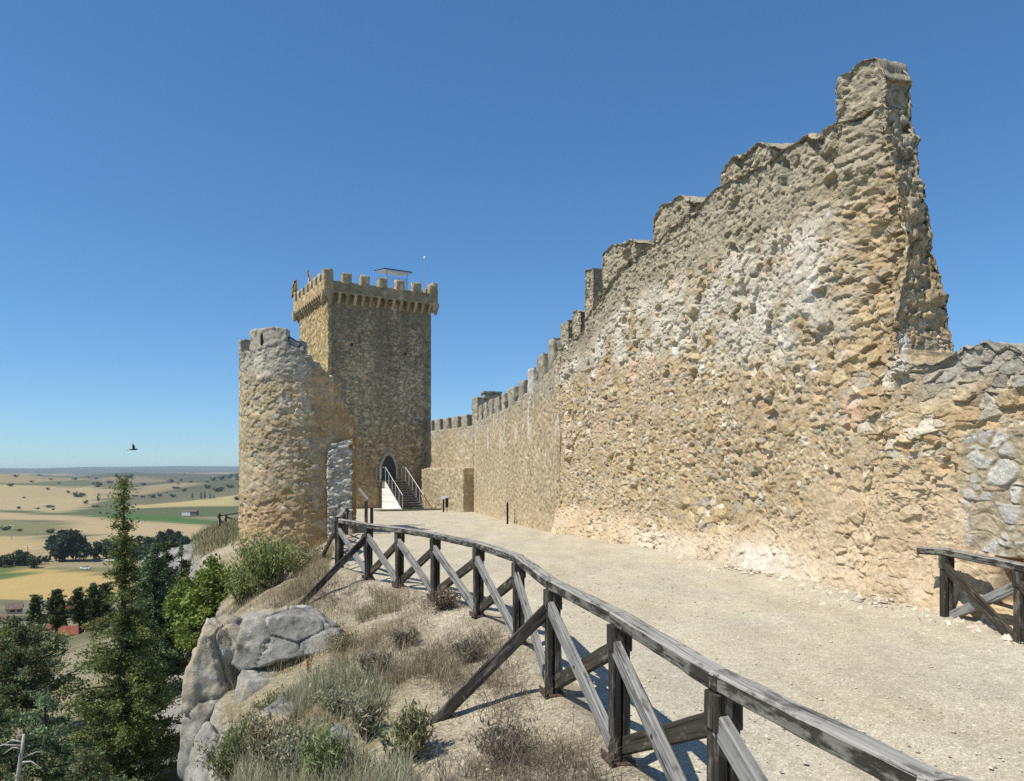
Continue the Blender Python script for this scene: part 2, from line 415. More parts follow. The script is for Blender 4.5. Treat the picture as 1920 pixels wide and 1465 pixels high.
def strip(path, s0, s1, zb, zt, thick, res, capS=True, capE=True, backres=None, extra_s=None, rz=None):
    """a length of wall: front, top, back and ends as one grid; returns points, outward normals, along, kind"""
    if callable(res):
        ss = [s0]
        while ss[-1] < s1: ss.append(ss[-1] + res(ss[-1]))
        ss[-1] = s1; res = float(res(s0))
    else: ss = list(np.arange(s0, s1, res)) + [s1]
    if extra_s is not None: ss = sorted(ss + list(extra_s))
    ss = np.array(ss); k = np.ones(len(ss)); cd = np.zeros(len(ss))
    zmid = float(np.mean(zb(ss))); T0 = float(np.max(thick(np.array([zmid]))))
    m = max(3, int(T0 / 2 / res))
    kk = (np.arange(m) / m)
    if capS: ss = np.concatenate([np.full(m, s0), ss]); k = np.concatenate([kk, k]); cd = np.concatenate([np.full(m, -1.), cd])
    if capE: ss = np.concatenate([ss, np.full(m, s1)]); k = np.concatenate([k, kk[::-1]]); cd = np.concatenate([cd, np.full(m, 1.)])
    p, n, t = path(ss); B = zb(ss); T = zt(ss)
    H = float(np.percentile(T - B, 80)); res = min(res, rz) if rz else res; nf = max(4, int(H / res)); nt = max(4, int(T0 / res)); nb = max(4, int(H / (backres or res)))
    rows = []; nrm = []
    for v in np.linspace(0, 1, nf): rows.append((1., v, 0)); nrm.append((1., 0. if v < 1 else .8))
    for v in np.linspace(0, 1, nt + 1)[1:]: rows.append((1 - 2 * v, 1., 1)); nrm.append((0. if v < 1 else -1., 1. if v < 1 else .8))
    for v in np.linspace(1, 0, nb)[1:]: rows.append((-1., v, 2)); nrm.append((-1., 0.))
    nu, nv = len(ss), len(rows)
    P = np.zeros((nu, nv, 3)); Nn = np.zeros((nu, nv, 3))
    eps = .05; slope = (zt(ss + eps) - zt(ss - eps)) / (2 * eps); slope = np.where(np.abs(slope) > 3, slope, 0) * (k >= .999)
    for j, ((a, v, kd), (na, nz)) in enumerate(zip(rows, nrm)):
        z = B + (T - B) * v; th = thick(z)
        off = (1 - a * k) / 2 * th                      # 0 at the front, th at the back
        P[:, j, :2] = p - n * off[:, None]; P[:, j, 2] = z
        Nn[:, j, :2] = n * (na * np.where(k < 1, .0, 1.) + (k >= .999) * 0)[:, None] + t * cd[:, None] * (1. if kd != 1 else .3)
        Nn[:, j, 2] = nz
        if kd == 1 or v >= 1: Nn[:, j, :2] -= t * (slope * nz * .8)[:, None]
    L = np.linalg.norm(Nn, axis=2, keepdims=True); Nn = Nn / np.maximum(L, 1e-6)
    return P, Nn

def masonry(P, size, seed, amp, jit=.9, warp=.25, joint=.16):
    """displacement and stone ids for world points; size is a stone's (x, y, z) in metres"""
    sz = np.array(size); q = P / sz
    w = np.stack([vn(P / sz.mean() * .8, seed + 1), vn(P / sz.mean() * .8, seed + 2), vn(P / sz.mean() * .8, seed + 3)], -1)
    q = q + warp * w
    q[:, 0] += .5 * (np.floor(q[:, 2]) % 2)
    f1, f2, h, dv = worley(q, seed, jit, True)
    e = f2 - f1; j = sst(0., joint, e)
    # each stone is a flat broken face, tilted its own way; some stand proud, some are sunk or lost
    tilt = (dv[:, 0] * (h01(h, 21) - .5) + dv[:, 1] * (h01(h, 22) - .5) + dv[:, 2] * (h01(h, 23) - .62)) * 1.7
    lv = h01(h, 9); lv = np.where(lv < .13, -.55, np.where(lv > .80, .75 + .5 * h01(h, 11), .32 + .3 * h01(h, 11)))
    fill = .45 + .55 * sst(-.25, .35, vn(P / sz.mean() * .45, seed + 4))
    d = amp * (lv + tilt * .8) * (1 - (1 - j) * fill)
    return d, j, h

def top_fn(pts):
    a = np.array(pts, float); return lambda s: np.interp(s, a[:, 0], a[:, 1])

def near_color(P, j, h, g):
    x, Y, z = P[:, 0], P[:, 1], P[:, 2]
    n1 = fbm(P * .45, 101, 4); n2 = fbm(P * 1.5, 103, 4); n3 = fbm(P * 5, 105, 3)
    r1, r2, r3 = h01(h, 1), h01(h, 2), h01(h, 4)
    tan = c3(.43, .325, .185); grey = c3(.33, .30, .235); pale = c3(.58, .51, .40); org = c3(.42, .285, .15); peach = c3(.60, .455, .29)
    lic = c3(.13, .125, .105)
    st = np.where((r1 < .40)[:, None], tan, np.where((r1 < .58)[:, None], grey, np.where((r1 < .80)[:, None], c3(.50, .40, .245), np.where((r1 < .90)[:, None], org, pale))))
    st = st * (.80 + .40 * r2)[:, None]
    mort = mixc(c3(.44, .33, .195), c3(.52, .40, .255), sst(-.3, .3, n2))
    c = mixc(mort, st, j * .85)
    topz = np.interp(Y, [6, 10, 10.6, 13, 16, 20, 25], [3.3, 3.3, 7.2, 7.3, 7.5, 7.6, 6.3])
    # grey weathered parapet
    c = mixc(c, mixc(c3(.29, .25, .175), c3(.40, .345, .25), r2) * (.8 + .4 * r3)[:, None], .88 * sst(topz - 1.7, topz - 1.1, z + .35 * n1) * (Y > 10.5))
    # pale lime zone beneath it
    zl = np.interp(Y, [10.5, 13, 16, 20, 25], [4.0, 3.8, 4.5, 4.9, 4.6])
    band = sst(zl - .35, zl + .25, z + .5 * n1 + .15 * n2) * (1 - sst(topz - 1.6, topz - 1.1, z + .25 * n1)) * sst(10.6, 11.4, Y)
    c = mixc(c, mixc(c3(.47, .425, .34), c3(.63, .575, .47), sst(-.2, .4, n2 + .4 * (r3 - .5))), .85 * band * sst(-.5, .0, n3 + n2))
    # orange earthy core at the broken end
    core = (1 - sst(11.2, 12.0, Y + .5 * n1)) * sst(2.6, 3.4, z) * (1 - sst(5.6, 6.4, z + n1))
    c = mixc(c, c3(.38, .28, .155) * (.75 + .5 * r2)[:, None], .5 * core * (.4 + .6 * (1 - j * .5)))
    # peach render low down
    pz = np.interp(Y, [6, 9, 11, 13, 16, 25], [.9, 1.6, 1.75, .75, .55, .6])
    low = (1 - sst(pz - .35, pz + .25, z + .45 * n1 + .2 * n2))
    c = mixc(c, mixc(peach, c3(.66, .53, .36), sst(-.2, .4, n2)), .72 * low)
    # white limestone rubble at the foot
    wh = np.exp(-((Y - 13.2) / 1.3) ** 2) * (1 - sst(.35, .65, z + .2 * n2)) + np.exp(-((Y - 17.5) / 2.0) ** 2) * (1 - sst(.3, .5, z + .2 * n2)) * .5
    c = mixc(c, c3(.70, .64, .53) * (.85 + .25 * r2)[:, None], np.clip(wh, 0, 1) * .8)
    # low wall to the right: grey blackened top, pale squared blocks in brown mortar
    lw = 1 - sst(9.2, 10.3, Y + .4 * n1)
    c = mixc(c, mixc(c3(.23, .215, .18), c3(.36, .33, .27), r2), lw * .85 * sst(2.45, 2.9, z + .3 * n1))
    c = mixc(c, lic, lw * sst(2.3, 2.8, z) * sst(.05, .4, n2 + .2 * n1) * .7)
    bl = (1 - sst(8.55, 9.0, Y + .25 * n1)) * sst(.75, 1.0, z) * (1 - sst(2.0, 2.3, z + .2 * n1))
    c = mixc(c, mixc(c3(.42, .345, .235), c3(.47, .45, .40) * (.8 + .3 * r2)[:, None], sst(.35, .75, j) * (r1 > .5)), sst(.3, .6, bl) * .9)
    # dark lichen, pink fresh scars and white splashes
    c = mixc(c, lic * 1.4, .6 * sst(.28, .55, fbm(P * 2.2, 111, 4)) * sst(topz - 2.4, topz - .2, z))
    c = mixc(c, c3(.62, .42, .30), .6 * sst(.30, .5, fbm(P * 1.3, 113, 3)) * sst(1.5, 2.5, z) * (1 - sst(5.8, 6.5, z)))
    c = mixc(c, c3(.75, .71, .64), .6 * sst(.46, .56, fbm(P * 1.7 + 9, 117, 3)) * sst(2.5, 3.5, z) * (1 - sst(6.5, 7.0, z)))
    c = c * (.80 + .20 * np.clip(j, 0, 1))[:, None]
    return np.clip(1.12 * c * (1 + .12 * n3)[:, None], .01, .8)

def near_disp(P, Nn):
    shp = P.shape[:2]; p = P.reshape(-1, 3); nn = Nn.reshape(-1, 3)
    Y, z = p[:, 1], p[:, 2]
    d1, j1, h1 = masonry(p, (.165, .165, .105), 11, .037, joint=.07)
    d2, j2, h2 = masonry(p, (.28, .28, .18), 12, .046, joint=.055)
    d3, j3, h3 = masonry(p, (.075, .075, .05), 14, .013, joint=.12)
    topz = np.interp(Y, [6, 10, 10.6, 13, 16, 20, 25], [3.3, 3.3, 7.2, 7.3, 7.5, 7.6, 6.3])
    m = sst(.10, .15, fbm(p * 1.1, 13, 3) + .05 * fbm(p * 5, 14, 2))
    pick = ((m > .5) & (z < topz - 1.3)) | ((Y < 9.9) & (z > 2.35 + .3 * fbm(p * 1.1, 24, 2)))
    small = (fbm(p * 1.5, 26, 4) > .16) & ~pick
    d = np.where(pick, d2, np.where(small, d3, d1)); j = np.where(pick, j2, np.where(small, j3, j1)); h = np.where(pick, h2, np.where(small, h3, h1))
    d = d + .45 * d3 * j                              # chipped faces
    bl = (1 - sst(8.8, 9.4, Y)) * (1 - sst(2.1, 2.4, z))
    db, jb, hb = masonry(p, (.29, .29, .21), 19, .022, jit=.9, warp=.35, joint=.25)
    db = db + .35 * d3 * jb
    d = d * (1 - bl) + db * bl; j = np.where(bl > .5, jb, j); h = np.where(bl > .5, hb, h)
    n1 = fbm(p * .45, 101, 4); n5 = fbm(p * 1.4, 27, 4)
    pz = np.interp(Y, [6, 9, 11, 13, 16, 25], [.9, 1.6, 1.75, .5, .3, .3])
    low = (1 - sst(pz - .35, pz + .25, z + .45 * n1)) * sst(-.25, .15, n5 + .1)
    rend = (1 - (1 - sst(10.75, 11.4, Y)) * sst(2.8, 3.6, z)) * np.clip(low + .8 * sst(.06, .22, n5 + .0 * n1) * (z < topz - 1.0), 0, 1) * (1 - bl)
    d = d * (1 - .62 * rend) + .022 * rend; j = j * (1 - .5 * rend)
    big = fbm(p * .7, 15, 4)
    d = d + .08 * big + .022 * fbm(p * 5, 16, 4) + .015 * fbm(p * 17, 28, 3)
    core = (1 - sst(10.75, 11.4, Y)) * sst(3.4, 3.9, z)
    d = d + core * (.05 * fbm(p * 2.6, 18, 4) + .035 * fbm(p * 7, 29, 3) + .6 * d1)
    cav = sst(.30, .36, fbm(p * 2.3, 17, 4)) * sst(1.2, 2.0, z)
    d = d - .10 * cav
    d = d - .06
    d = d * (1 - .45 * (nn[:, 2] > .9))
    front = nn[:, :2] @ np.array([-1., 0]) > .5
    # battered foot
    d = d + front * (np.clip(.75 - z, 0, 1.2) * .30 * (.6 + .8 * fbm(p * 1.1, 20, 3)))
    # square hole by the right-hand fence
    hole = sst(8.03, 8.08, Y) * (1 - sst(8.38, 8.43, Y)) * sst(.30, .36, z) * (1 - sst(.80, .86, z)) * front
    d = d - .75 * hole
    q = p + nn * d[:, None]
    return q.reshape(*shp, 3), j, h

T_body = top_fn([(3.5, 3.2), (6, 3.15), (7.2, 3.25), (8, 3.1), (8.8, 3.3), (9.5, 3.25), (10.1, 3.4), (10.18, 3.7), (10.24, 4.3), (10.33, 5.0), (10.40, 5.7), (10.47, 6.2), (10.52, 6.6),
                 (10.58, 7.0), (11.2, 7.05), (12, 7.2), (13.0, 7.26), (14, 7.4), (15.12, 7.55), (16.36, 7.5), (18.1, 7.35), (19.0, 7.4), (20.5, 7.1), (21.2, 6.7), (22.4, 6.4), (22.5, 6.05), (23.5, 6.0), (24.4, 5.9), (25, 5.9)])
def T_near(s):
    P = np.stack([s * 3.1, 0 * s, 0 * s], -1)
    return T_body(s) + .10 * fbm(P, 201, 4) + .16 * fbm(P * .9, 203, 3) * (s < 10.1)
th_near = lambda z: np.clip(.78 + (7.0 - z) * .105, .7, 1.6)
foot = lambda s: zp(s) - .35
def round_end(P):
    Y, z = P[..., 1], P[..., 2]; fr = 1 - np.clip((P[..., 0] - np.interp(Y, _WY, _WX)) / 1.0, 0, 1)
    P = P.copy(); P[..., 0] += (.50 + .22 * fbm(P * .8, 33, 3)) * (1 - sst(10.15, 11.2, Y)) * sst(2.4, 5.6, z) * fr
    return P
wall = root('ruined_wall', (4.9, 10.7, 0), 'tall ruined rubble wall with a broken right end and crumbling merlons', 'castle wall')
P, Nn = strip(near_path, 3.5, 25.0, foot, T_near, th_near, lambda s: .00145 * s if s > 7.5 else .05, capS=False, capE=True, backres=.12, extra_s=np.linspace(10.1, 10.62, 190), rz=.0155)
P = round_end(P)
q, j, h = near_disp(P, Nn)
mk('masonry_body', q, grid_q(*P.shape[:2]), mat=M['wall'], col=near_color(P.reshape(-1, 3), j, h, None), parent=wall)
def near_merlon(y0, y1, pts, th=.72):
    f = top_fn(pts)
    tf = lambda s: f(s) + .09 * fbm(np.stack([s * 4, 0 * s, 0 * s + y0], -1), 205, 3)
    P, Nn = strip(near_path, y0, y1, lambda s: T_body(s) - .25, tf, lambda z: 0 * z + th, .018)
    P = round_end(P)
    q, j, h = near_disp(P, Nn)
    return mk('merlon', q, grid_q(*P.shape[:2]), mat=M['wall'], col=near_color(P.reshape(-1, 3), j, h, None), parent=wall)
near_merlon(10.56, 11.2, [(10.56, 7.42), (10.66, 7.72), (10.8, 7.80), (10.95, 7.66), (11.08, 7.7), (11.2, 7.5)], .78)
near_merlon(13.02, 15.05, [(13, 7.52), (13.35, 7.76), (13.9, 7.80), (14.3, 7.93), (14.8, 7.9), (15.05, 7.78)])
near_merlon(16.4, 18.05, [(16.4, 7.78), (16.75, 8.04), (17.2, 8.02), (17.6, 8.14), (18.05, 7.98)])
near_merlon(19.0, 21.15, [(19, 7.70), (19.4, 7.95), (19.9, 7.9), (20.3, 8.04), (21.15, 7.93)])
near_merlon(21.75, 22.4, [(21.7, 7.75), (22.4, 7.85)])
near_merlon(22.75, 23.45, [(22.7, 6.7), (23.45, 6.85)])
near_merlon(23.75, 24.5, [(23.7, 6.6), (24.5, 6.6)])

# generic masonry block or wall for the farther buildings
def stone_strip(name, path, s0, s1, zb, zt, th, res, parent, pal, size, seed, amp, mat='far', colf=None, jd=.82, **kw):
    zb_ = zb if callable(zb) else (lambda s: 0 * s + zb); zt_ = zt if callable(zt) else (lambda s: 0 * s + zt)
    th_ = th if callable(th) else (lambda z: 0 * z + th)
    P, Nn = strip(path, s0, s1, zb_, zt_, th_, res, **kw)
    p = P.reshape(-1, 3); d, j, h = masonry(p, size, seed, amp, .75, .15, .22)
    d = d - amp * .6 + amp * .8 * fbm(p * 1.5, seed + 5, 3)
    q = p + Nn.reshape(-1, 3) * d[:, None]
    r1, r2 = h01(h, 1), h01(h, 2); n1 = fbm(p * .35, seed + 7, 4); n2 = fbm(p * 1.6, seed + 9, 4)
    pal = np.array(pal); st = pal[np.minimum((r1 * len(pal)).astype(int), len(pal) - 1)] * (.72 + .56 * r2)[:, None]
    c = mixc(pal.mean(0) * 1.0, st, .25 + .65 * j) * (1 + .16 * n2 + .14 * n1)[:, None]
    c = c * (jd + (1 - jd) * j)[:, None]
    if colf: c = colf(p, c, r1, n1, n2)
    return mk(name, q, grid_q(*P.shape[:2]), mat=M[mat], col=np.clip(c, .01, .85), parent=parent)

TAN = [(.46, .36, .215), (.50, .40, .25), (.42, .335, .205), (.38, .325, .225), (.54, .44, .29)]
GRY = [(.34, .30, .225), (.38, .33, .24), (.30, .27, .21), (.42, .36, .265)]
def curtain_col(p, c, r1, n1, n2):
    z = p[:, 2]; Y = p[:, 1]
    c = mixc(c, c3(.36, .325, .25) * (1 + .2 * n2)[:, None], .65 * sst(4.0, 5.0, z + .8 * n1))
    c = mixc(c, c3(.56, .43, .27), .55 * (1 - sst(.0, 1.2, z + .6 * n1 - zp(Y))))
    c = mixc(c, c3(.66, .61, .52), .7 * sst(.18, .4, fbm(p * np.array([1.2, 1.2, .35]), 301, 3)) * sst(2.8, 3.4, z) * (1 - sst(4.6, 5.2, z)))
    return c
cw = root('curtain_wall', (-.5, 38, -.6), 'long pale curtain wall with small merlons running back toward the keep', 'castle wall')
cp = line_path((1.55, 24.6), (-2.62, 51.0))
ctop = lambda s: np.interp(s, [0, 3, 6, 9, 20, 27], [5.6, 5.2, 5.0, 4.85, 5.0, 5.1]) + .05 * np.sin(s * 3.1)
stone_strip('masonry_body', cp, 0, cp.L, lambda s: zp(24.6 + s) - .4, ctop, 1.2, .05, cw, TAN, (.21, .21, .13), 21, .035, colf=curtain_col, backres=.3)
for a, b, z in [(.9, 1.9, 6.42), (2.6, 4.0, 6.15), (4.7, 6.2, 5.92), (6.9, 8.4, 5.7), (9.6, 11.6, 5.72), (12.3, 13.6, 5.7), (14.4, 16.2, 5.76), (17.2, 18.8, 5.86), (19.6, 21.4, 5.95), (22.4, 24.2, 6.0)]:
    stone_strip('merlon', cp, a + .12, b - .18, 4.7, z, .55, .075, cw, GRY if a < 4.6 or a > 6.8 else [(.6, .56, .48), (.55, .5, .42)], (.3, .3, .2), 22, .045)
fw = root('gate_side_wall', (-4.7, 54.7, -1), 'pale battlemented wall between the dark pier and the keep, above a thick plinth', 'castle wall')
fp = line_path((-2.65, 50.9), (-6.75, 58.5))
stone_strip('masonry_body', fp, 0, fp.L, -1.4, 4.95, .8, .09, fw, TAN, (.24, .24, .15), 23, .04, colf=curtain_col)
for k in range(5):
    a = 1.0 + k * 1.62
    stone_strip('merlon', fp, a, a + 1.0, 4.85, 5.78, .5, .08, fw, GRY, (.3, .3, .2), 24, .04)
pp = line_path((-3.31, 50.54), (-7.3, 57.9))
stone_strip('plinth', pp, 0, 7.6, -1.4, lambda s: 2.05 + .06 * np.sin(s * 2.3), .85, .08, fw, TAN, (.3, .3, .2), 25, .05)
pr = line_path((-2.35, 50.35), (-2.75, 51.1))
stone_strip('pier', pr, 0, .85, 2.9, 6.86, .85, .08, fw, GRY, (.3, .3, .2), 26, .04)
tr = root('square_turret', (-1.4, 51.6, 0), 'grey square turret block rising behind the curtain wall merlons', 'turret')
stone_strip('masonry_body', line_path((-1.95, 52.0), (-2.2, 53.2)), 0, 1.2, 3.0, 7.32, 1.25, .08, tr, GRY, (.3, .3, .2), 27, .04)
stone_strip('parapet_cap', line_path((-2.0, 51.95), (-2.27, 53.25)), 0, 1.3, 7.3, 7.42, 1.36, .08, tr, GRY, (.3, .3, .2), 27, .02)

# ------------------------------------------------------------------ the keep
U = np.array([.866, .5]); W_ = np.array([-.5, .866])          # along the front, along the left side
Cp = np.array([-13.6, 54.0]); Cs = Cp + .40 * U + .40 * W_; SL = 8.2; PL = 9.0
keep = root('castle_keep', (Cs[0], Cs[1], -1.2), 'tall square stone keep with a battlemented crown on corbels and two flags', 'castle keep')
GK = [(.45, .35, .215), (.40, .315, .19), (.49, .385, .24), (.36, .28, .17), (.53, .42, .27)]
def keep_col(p, c, r1, n1, n2):
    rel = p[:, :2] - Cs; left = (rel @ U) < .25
    c = np.where(left[:, None], c * c3(1.22, 1.15, .98), c)  # left side tinted lighter and warmer: sunlight put into the colour
    z = p[:, 2]
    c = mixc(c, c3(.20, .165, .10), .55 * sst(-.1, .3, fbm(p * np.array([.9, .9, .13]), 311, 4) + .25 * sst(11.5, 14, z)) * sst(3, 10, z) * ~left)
    c = c * (1 + .22 * fbm(p * np.array([.35, .35, .25]), 313, 3))[:, None]
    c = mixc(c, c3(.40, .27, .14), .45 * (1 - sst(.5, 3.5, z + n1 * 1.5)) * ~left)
    return c
fpath = lambda o, L: line_path(o, o + U * L)
def face_n(path):                                              # path whose wall body lies on the far side of the front
    def f(s):
        p, n, t = path(s); return p, -n, t
    return f
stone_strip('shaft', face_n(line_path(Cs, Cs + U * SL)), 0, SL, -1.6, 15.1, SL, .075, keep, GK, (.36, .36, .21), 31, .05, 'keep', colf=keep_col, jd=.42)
ZP0, ZP1, ZM = 14.15, 15.15, 16.45
sides = [(Cp, U, np.array([.5, -.866])), (Cp + W_ * PL, -W_, -U), (Cp + U * PL + W_ * PL, -U, W_), (Cp + U * PL, W_, U)]
# scale heights so that crown meets the photograph
ZP0, ZP1, ZM = 14.95, 15.72, 16.42
for si, (o, dr, out) in enumerate(sides):
    pth = face_n(line_path(o, o + dr * PL))
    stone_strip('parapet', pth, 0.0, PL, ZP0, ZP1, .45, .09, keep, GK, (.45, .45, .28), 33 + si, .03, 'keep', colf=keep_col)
    nm = 8 if si == 1 else 7; mw = .70 if nm == 7 else .62; gap = (PL - nm * mw) / (nm - 1)
    for k in range(nm):
        a = k * (mw + gap)
        stone_strip('merlon', pth, a + .01, a + mw - .01, ZP1 - .1, ZM + (.14 if k == 0 else 0), .44, .10, keep, GK, (.4, .4, .28), 37, .025, 'keep')
    # corbels and the small arches they carry
    nc = 15; st = PL / nc
    for k in range(nc + 1):
        c0 = Vector((*(o + dr * (k * st)), 0)); ov = Vector((*out, 0)); dv = Vector((*dr, 0)) * .11
        b = MB(); inn = -.46
        prof = [(inn, 14.15), (-.37, 14.2), (-.33, 14.36), (-.23, 14.40), (-.19, 14.54), (-.09, 14.58), (-.05, 14.72), (.0, 14.76), (.0, ZP0 + .05), (inn, ZP0 + .05)]
        b.prism([c0 + ov * a + Vector((0, 0, z)) - dv for a, z in prof], dv * 2)
        ob = b.build('corbel', M['keep'], keep)
        a = ob.data.attributes.new('Col', 'FLOAT_COLOR', 'POINT'); cc = np.ones((len(ob.data.vertices), 4), np.float32)
        cc[:, :3] = np.array(GK[k % 5]) * random.uniform(.85, 1.1); a.data.foreach_set('color', cc.ravel())
    b = MB()
    for k in range(nc):
        c0 = Vector((*(o + dr * (k * st)), 0)); ov = Vector((*out, 0)); d3 = Vector((*dr, 0)); h = st / 2; r = h - .10
        for q_ in range(8):
            a0 = math.pi * q_ / 8; a1 = math.pi * (q_ + 1) / 8
            p0 = c0 + d3 * (h - r * math.cos(a0)); p1 = c0 + d3 * (h - r * math.cos(a1))
            z0 = 14.72 + r * math.sin(a0) * 1.05; z1 = 14.72 + r * math.sin(a1) * 1.05; up = ZP0 + .04
            b.prism([p0 + Vector((0, 0, z0)), p1 + Vector((0, 0, z1)), p1 + Vector((0, 0, up)), p0 + Vector((0, 0, up))], -ov * .3 + ov * 0)
    ob = b.build('arch_course', M['keep'], keep)
    a = ob.data.attributes.new('Col', 'FLOAT_COLOR', 'POINT'); cc = np.ones((len(ob.data.vertices), 4), np.float32)
    cc[:, :3] = np.array(GK[1]); a.data.foreach_set('color', cc.ravel())
def on_front(s, z, out=0.0): 
    p = Cs + U * s + np.array([.5, -.866]) * out; return Vector((p[0], p[1], z))
b = MB(); pts = []
DS, DW, DZ0, DZ1 = 4.66, .56, 1.19, 3.05
def arch_pts(w, z0, zs, zt, out):
    L = [on_front(DS - w, z0, out)]
    for k in range(9):
        a = k / 8; L.append(on_front(DS - w * (1 - a) ** .8 if k < 8 else DS, zs + (zt - zs) * math.sin(a * math.pi / 2), out))
    for k in range(7, -1, -1):
        a = k / 8; L.append(on_front(DS + w * (1 - a) ** .8, zs + (zt - zs) * math.sin(a * math.pi / 2), out))
    L.append(on_front(DS + w, z0, out)); return L
outv = Vector((.5, -.866, 0))
b.prism(arch_pts(DW, DZ0, 2.15, DZ1, .035), outv * .03); dd = b.build('door', M['door'], keep)
b = MB(); A = arch_pts(DW, DZ0, 2.15, DZ1, .02); O = arch_pts(DW + .22, DZ0, 2.15, DZ1 + .25, .02)
for k in range(len(A) - 1): b.prism([A[k], A[k + 1], O[k + 1], O[k]], outv * .10)
ob = b.build('door_surround', M['keep'], keep)
a = ob.data.attributes.new('Col', 'FLOAT_COLOR', 'POINT'); cc = np.ones((len(ob.data.vertices), 4), np.float32); cc[:, :3] = (.45, .38, .27); a.data.foreach_set('color', cc.ravel())
for s, z in ((1.8, 11.25), (6.05, 10.9)):
    b = MB(); b.tube([on_front(s, z, -.02), on_front(s, z, .06)], .085, 10); b.build('putlog_hole_dark', M['black'], keep)  # black plug on the face stands for the shade inside the hole
# roof deck, glass shelter, railing, mast and flags
b = MB(); dk = [Vector((*(Cp + U * a + W_ * c), 15.0)) for a, c in ((.3, .3), (8.7, .3), (8.7, 8.7), (.3, 8.7))]
b.prism(dk, (0, 0, .12)); b.build('roof_deck', M['whitewall'], keep)
def roofp(a, c, z): p = Cp + U * a + W_ * c; return Vector((p[0], p[1], z))
sh = root('glass_shelter', roofp(5.6, 3.2, 15.12), 'glass stair shelter with a flat canopy on the keep roof', 'shelter')
for a, c in ((5.65, 2.3), (7.35, 2.3), (7.35, 4.0), (5.65, 4.0)):
    b = MB(); b.beam(roofp(a, c, 15.12), roofp(a, c, 17.62), .1, .1, (1, 0, 0)); b.build('post', M['steel'], sh)
b = MB(); b.prism([roofp(5.35, 2.0, 17.6), roofp(7.65, 2.0, 17.6), roofp(7.65, 4.3, 17.95), roofp(5.35, 4.3, 17.95)], (0, 0, .09)); b.build('roof', M['steel'], sh)
b = MB(); b.prism([roofp(5.32, 1.97, 17.695), roofp(7.68, 1.97, 17.695), roofp(7.68, 4.33, 18.045), roofp(5.32, 4.33, 18.045)], (0, 0, .06)); b.build('roof_sheet', M['lamp'], sh)
for (a0, c0), (a1, c1) in (((5.7, 2.3), (7.3, 2.3)), ((5.65, 2.36), (5.65, 3.94)), ((7.35, 2.36), (7.35, 3.94))):
    b = MB(); e = roofp(a1, c1, 0) - roofp(a0, c0, 0); nrm = Vector((-e.y, e.x, 0)).normalized() * .012
    b.prism([roofp(a0, c0, 15.15), roofp(a1, c1, 15.15), roofp(a1, c1, 17.3), roofp(a0, c0, 17.3)], nrm); b.build('glass_pane', M['glass'], sh)
rl = root('roof_railing', roofp(.9, .8, 15.12), 'thin steel railing along the inside of the keep parapet', 'railing')
b = MB()
for z in (15.95, 15.6): b.tube([roofp(.9, .85, z), roofp(8.1, .85, z)], .025, 6)
b.build('rail', M['steel'], rl)
for k in range(8):
    b = MB(); b.tube([roofp(.9 + k * 1.025, .85, 15.12), roofp(.9 + k * 1.025, .85, 15.97)], .025, 6); b.build('post', M['steel'], rl)
sp = root('roof_floodlight', roofp(3.1, .6, 15.35), 'small dark floodlight between two merlons on the keep front', 'floodlight')
b = MB(); b.beam(roofp(2.95, .6, 15.8), roofp(3.3, .6, 15.8), .28, .3); b.build('housing', M['lamp'], sp)
b = MB(); b.tube([roofp(3.12, .6, 15.12), roofp(3.12, .6, 15.7)], .03, 6); b.build('bracket', M['lamp'], sp)
ms = root('roof_mast', roofp(8.4, .55, 15.12), 'slim mast with a small ball at the right corner of the keep', 'mast')
b = MB(); b.tube([roofp(8.2, .75, 15.12), roofp(8.2, .75, 18.55)], .028, 6); b.build('pole', M['steel'], ms)
b = MB(); b.tube([roofp(8.2, .75, 18.5), roofp(8.2, .75, 18.56), roofp(8.2, .75, 18.64), roofp(8.2, .75, 18.72), roofp(8.2, .75, 18.76)], [.03, .08, .1, .08, .02], 10); b.build('ball', M['whitewall'], ms, True)
def flag(aa, c, ztop, cols, label, side=1):
    base = roofp(aa, c, 15.12)
    r_ = root('flag', base, label, 'flag', 'flags on the keep')
    b = MB(); b.tube([base, roofp(aa, c, ztop)], [.035, .02], 6); b.build('flagpole', M['steel'], r_)
    nu, nv = 14, 12; V = np.zeros((nu, nv, 3)); Cc = np.zeros((nu, nv, 3))
    for i in range(nu):
        for k in range(nv):
            a = i / (nu - 1); v = k / (nv - 1)
            g = Vector((side * .8, -.3, 0)) * (a * .42) + Vector((.3, .9, 0)) * (.10 * math.sin(a * 9 + v * 2) * (.3 + a))
            V[i, k] = Vector((base.x, base.y, ztop - .12 - v * 1.0 - a * (.55 + .2 * v))) + g
            Cc[i, k] = cols(a, v)
    fl = mk('flag_cloth', V.reshape(-1, 3), grid_q(nu, nv), mat=M['leaf'], col=Cc.reshape(-1, 3), parent=r_)
    m_ = fl.modifiers.new('thickness', 'SOLIDIFY'); m_.thickness = .012
RED = (.45, .02, .03); YEL = (.75, .5, .04); WHT = (.8, .78, .75)
flag(.3, 9.0, 18.0, lambda a, v: RED if v < .25 or v > .75 else YEL, 'red and yellow flag on the far left corner of the keep', -1)
flag(.5, 6.4, 18.15, lambda a, v: RED if (a < .5) == (v < .5) else WHT, 'red and white quartered flag above the left side of the keep')

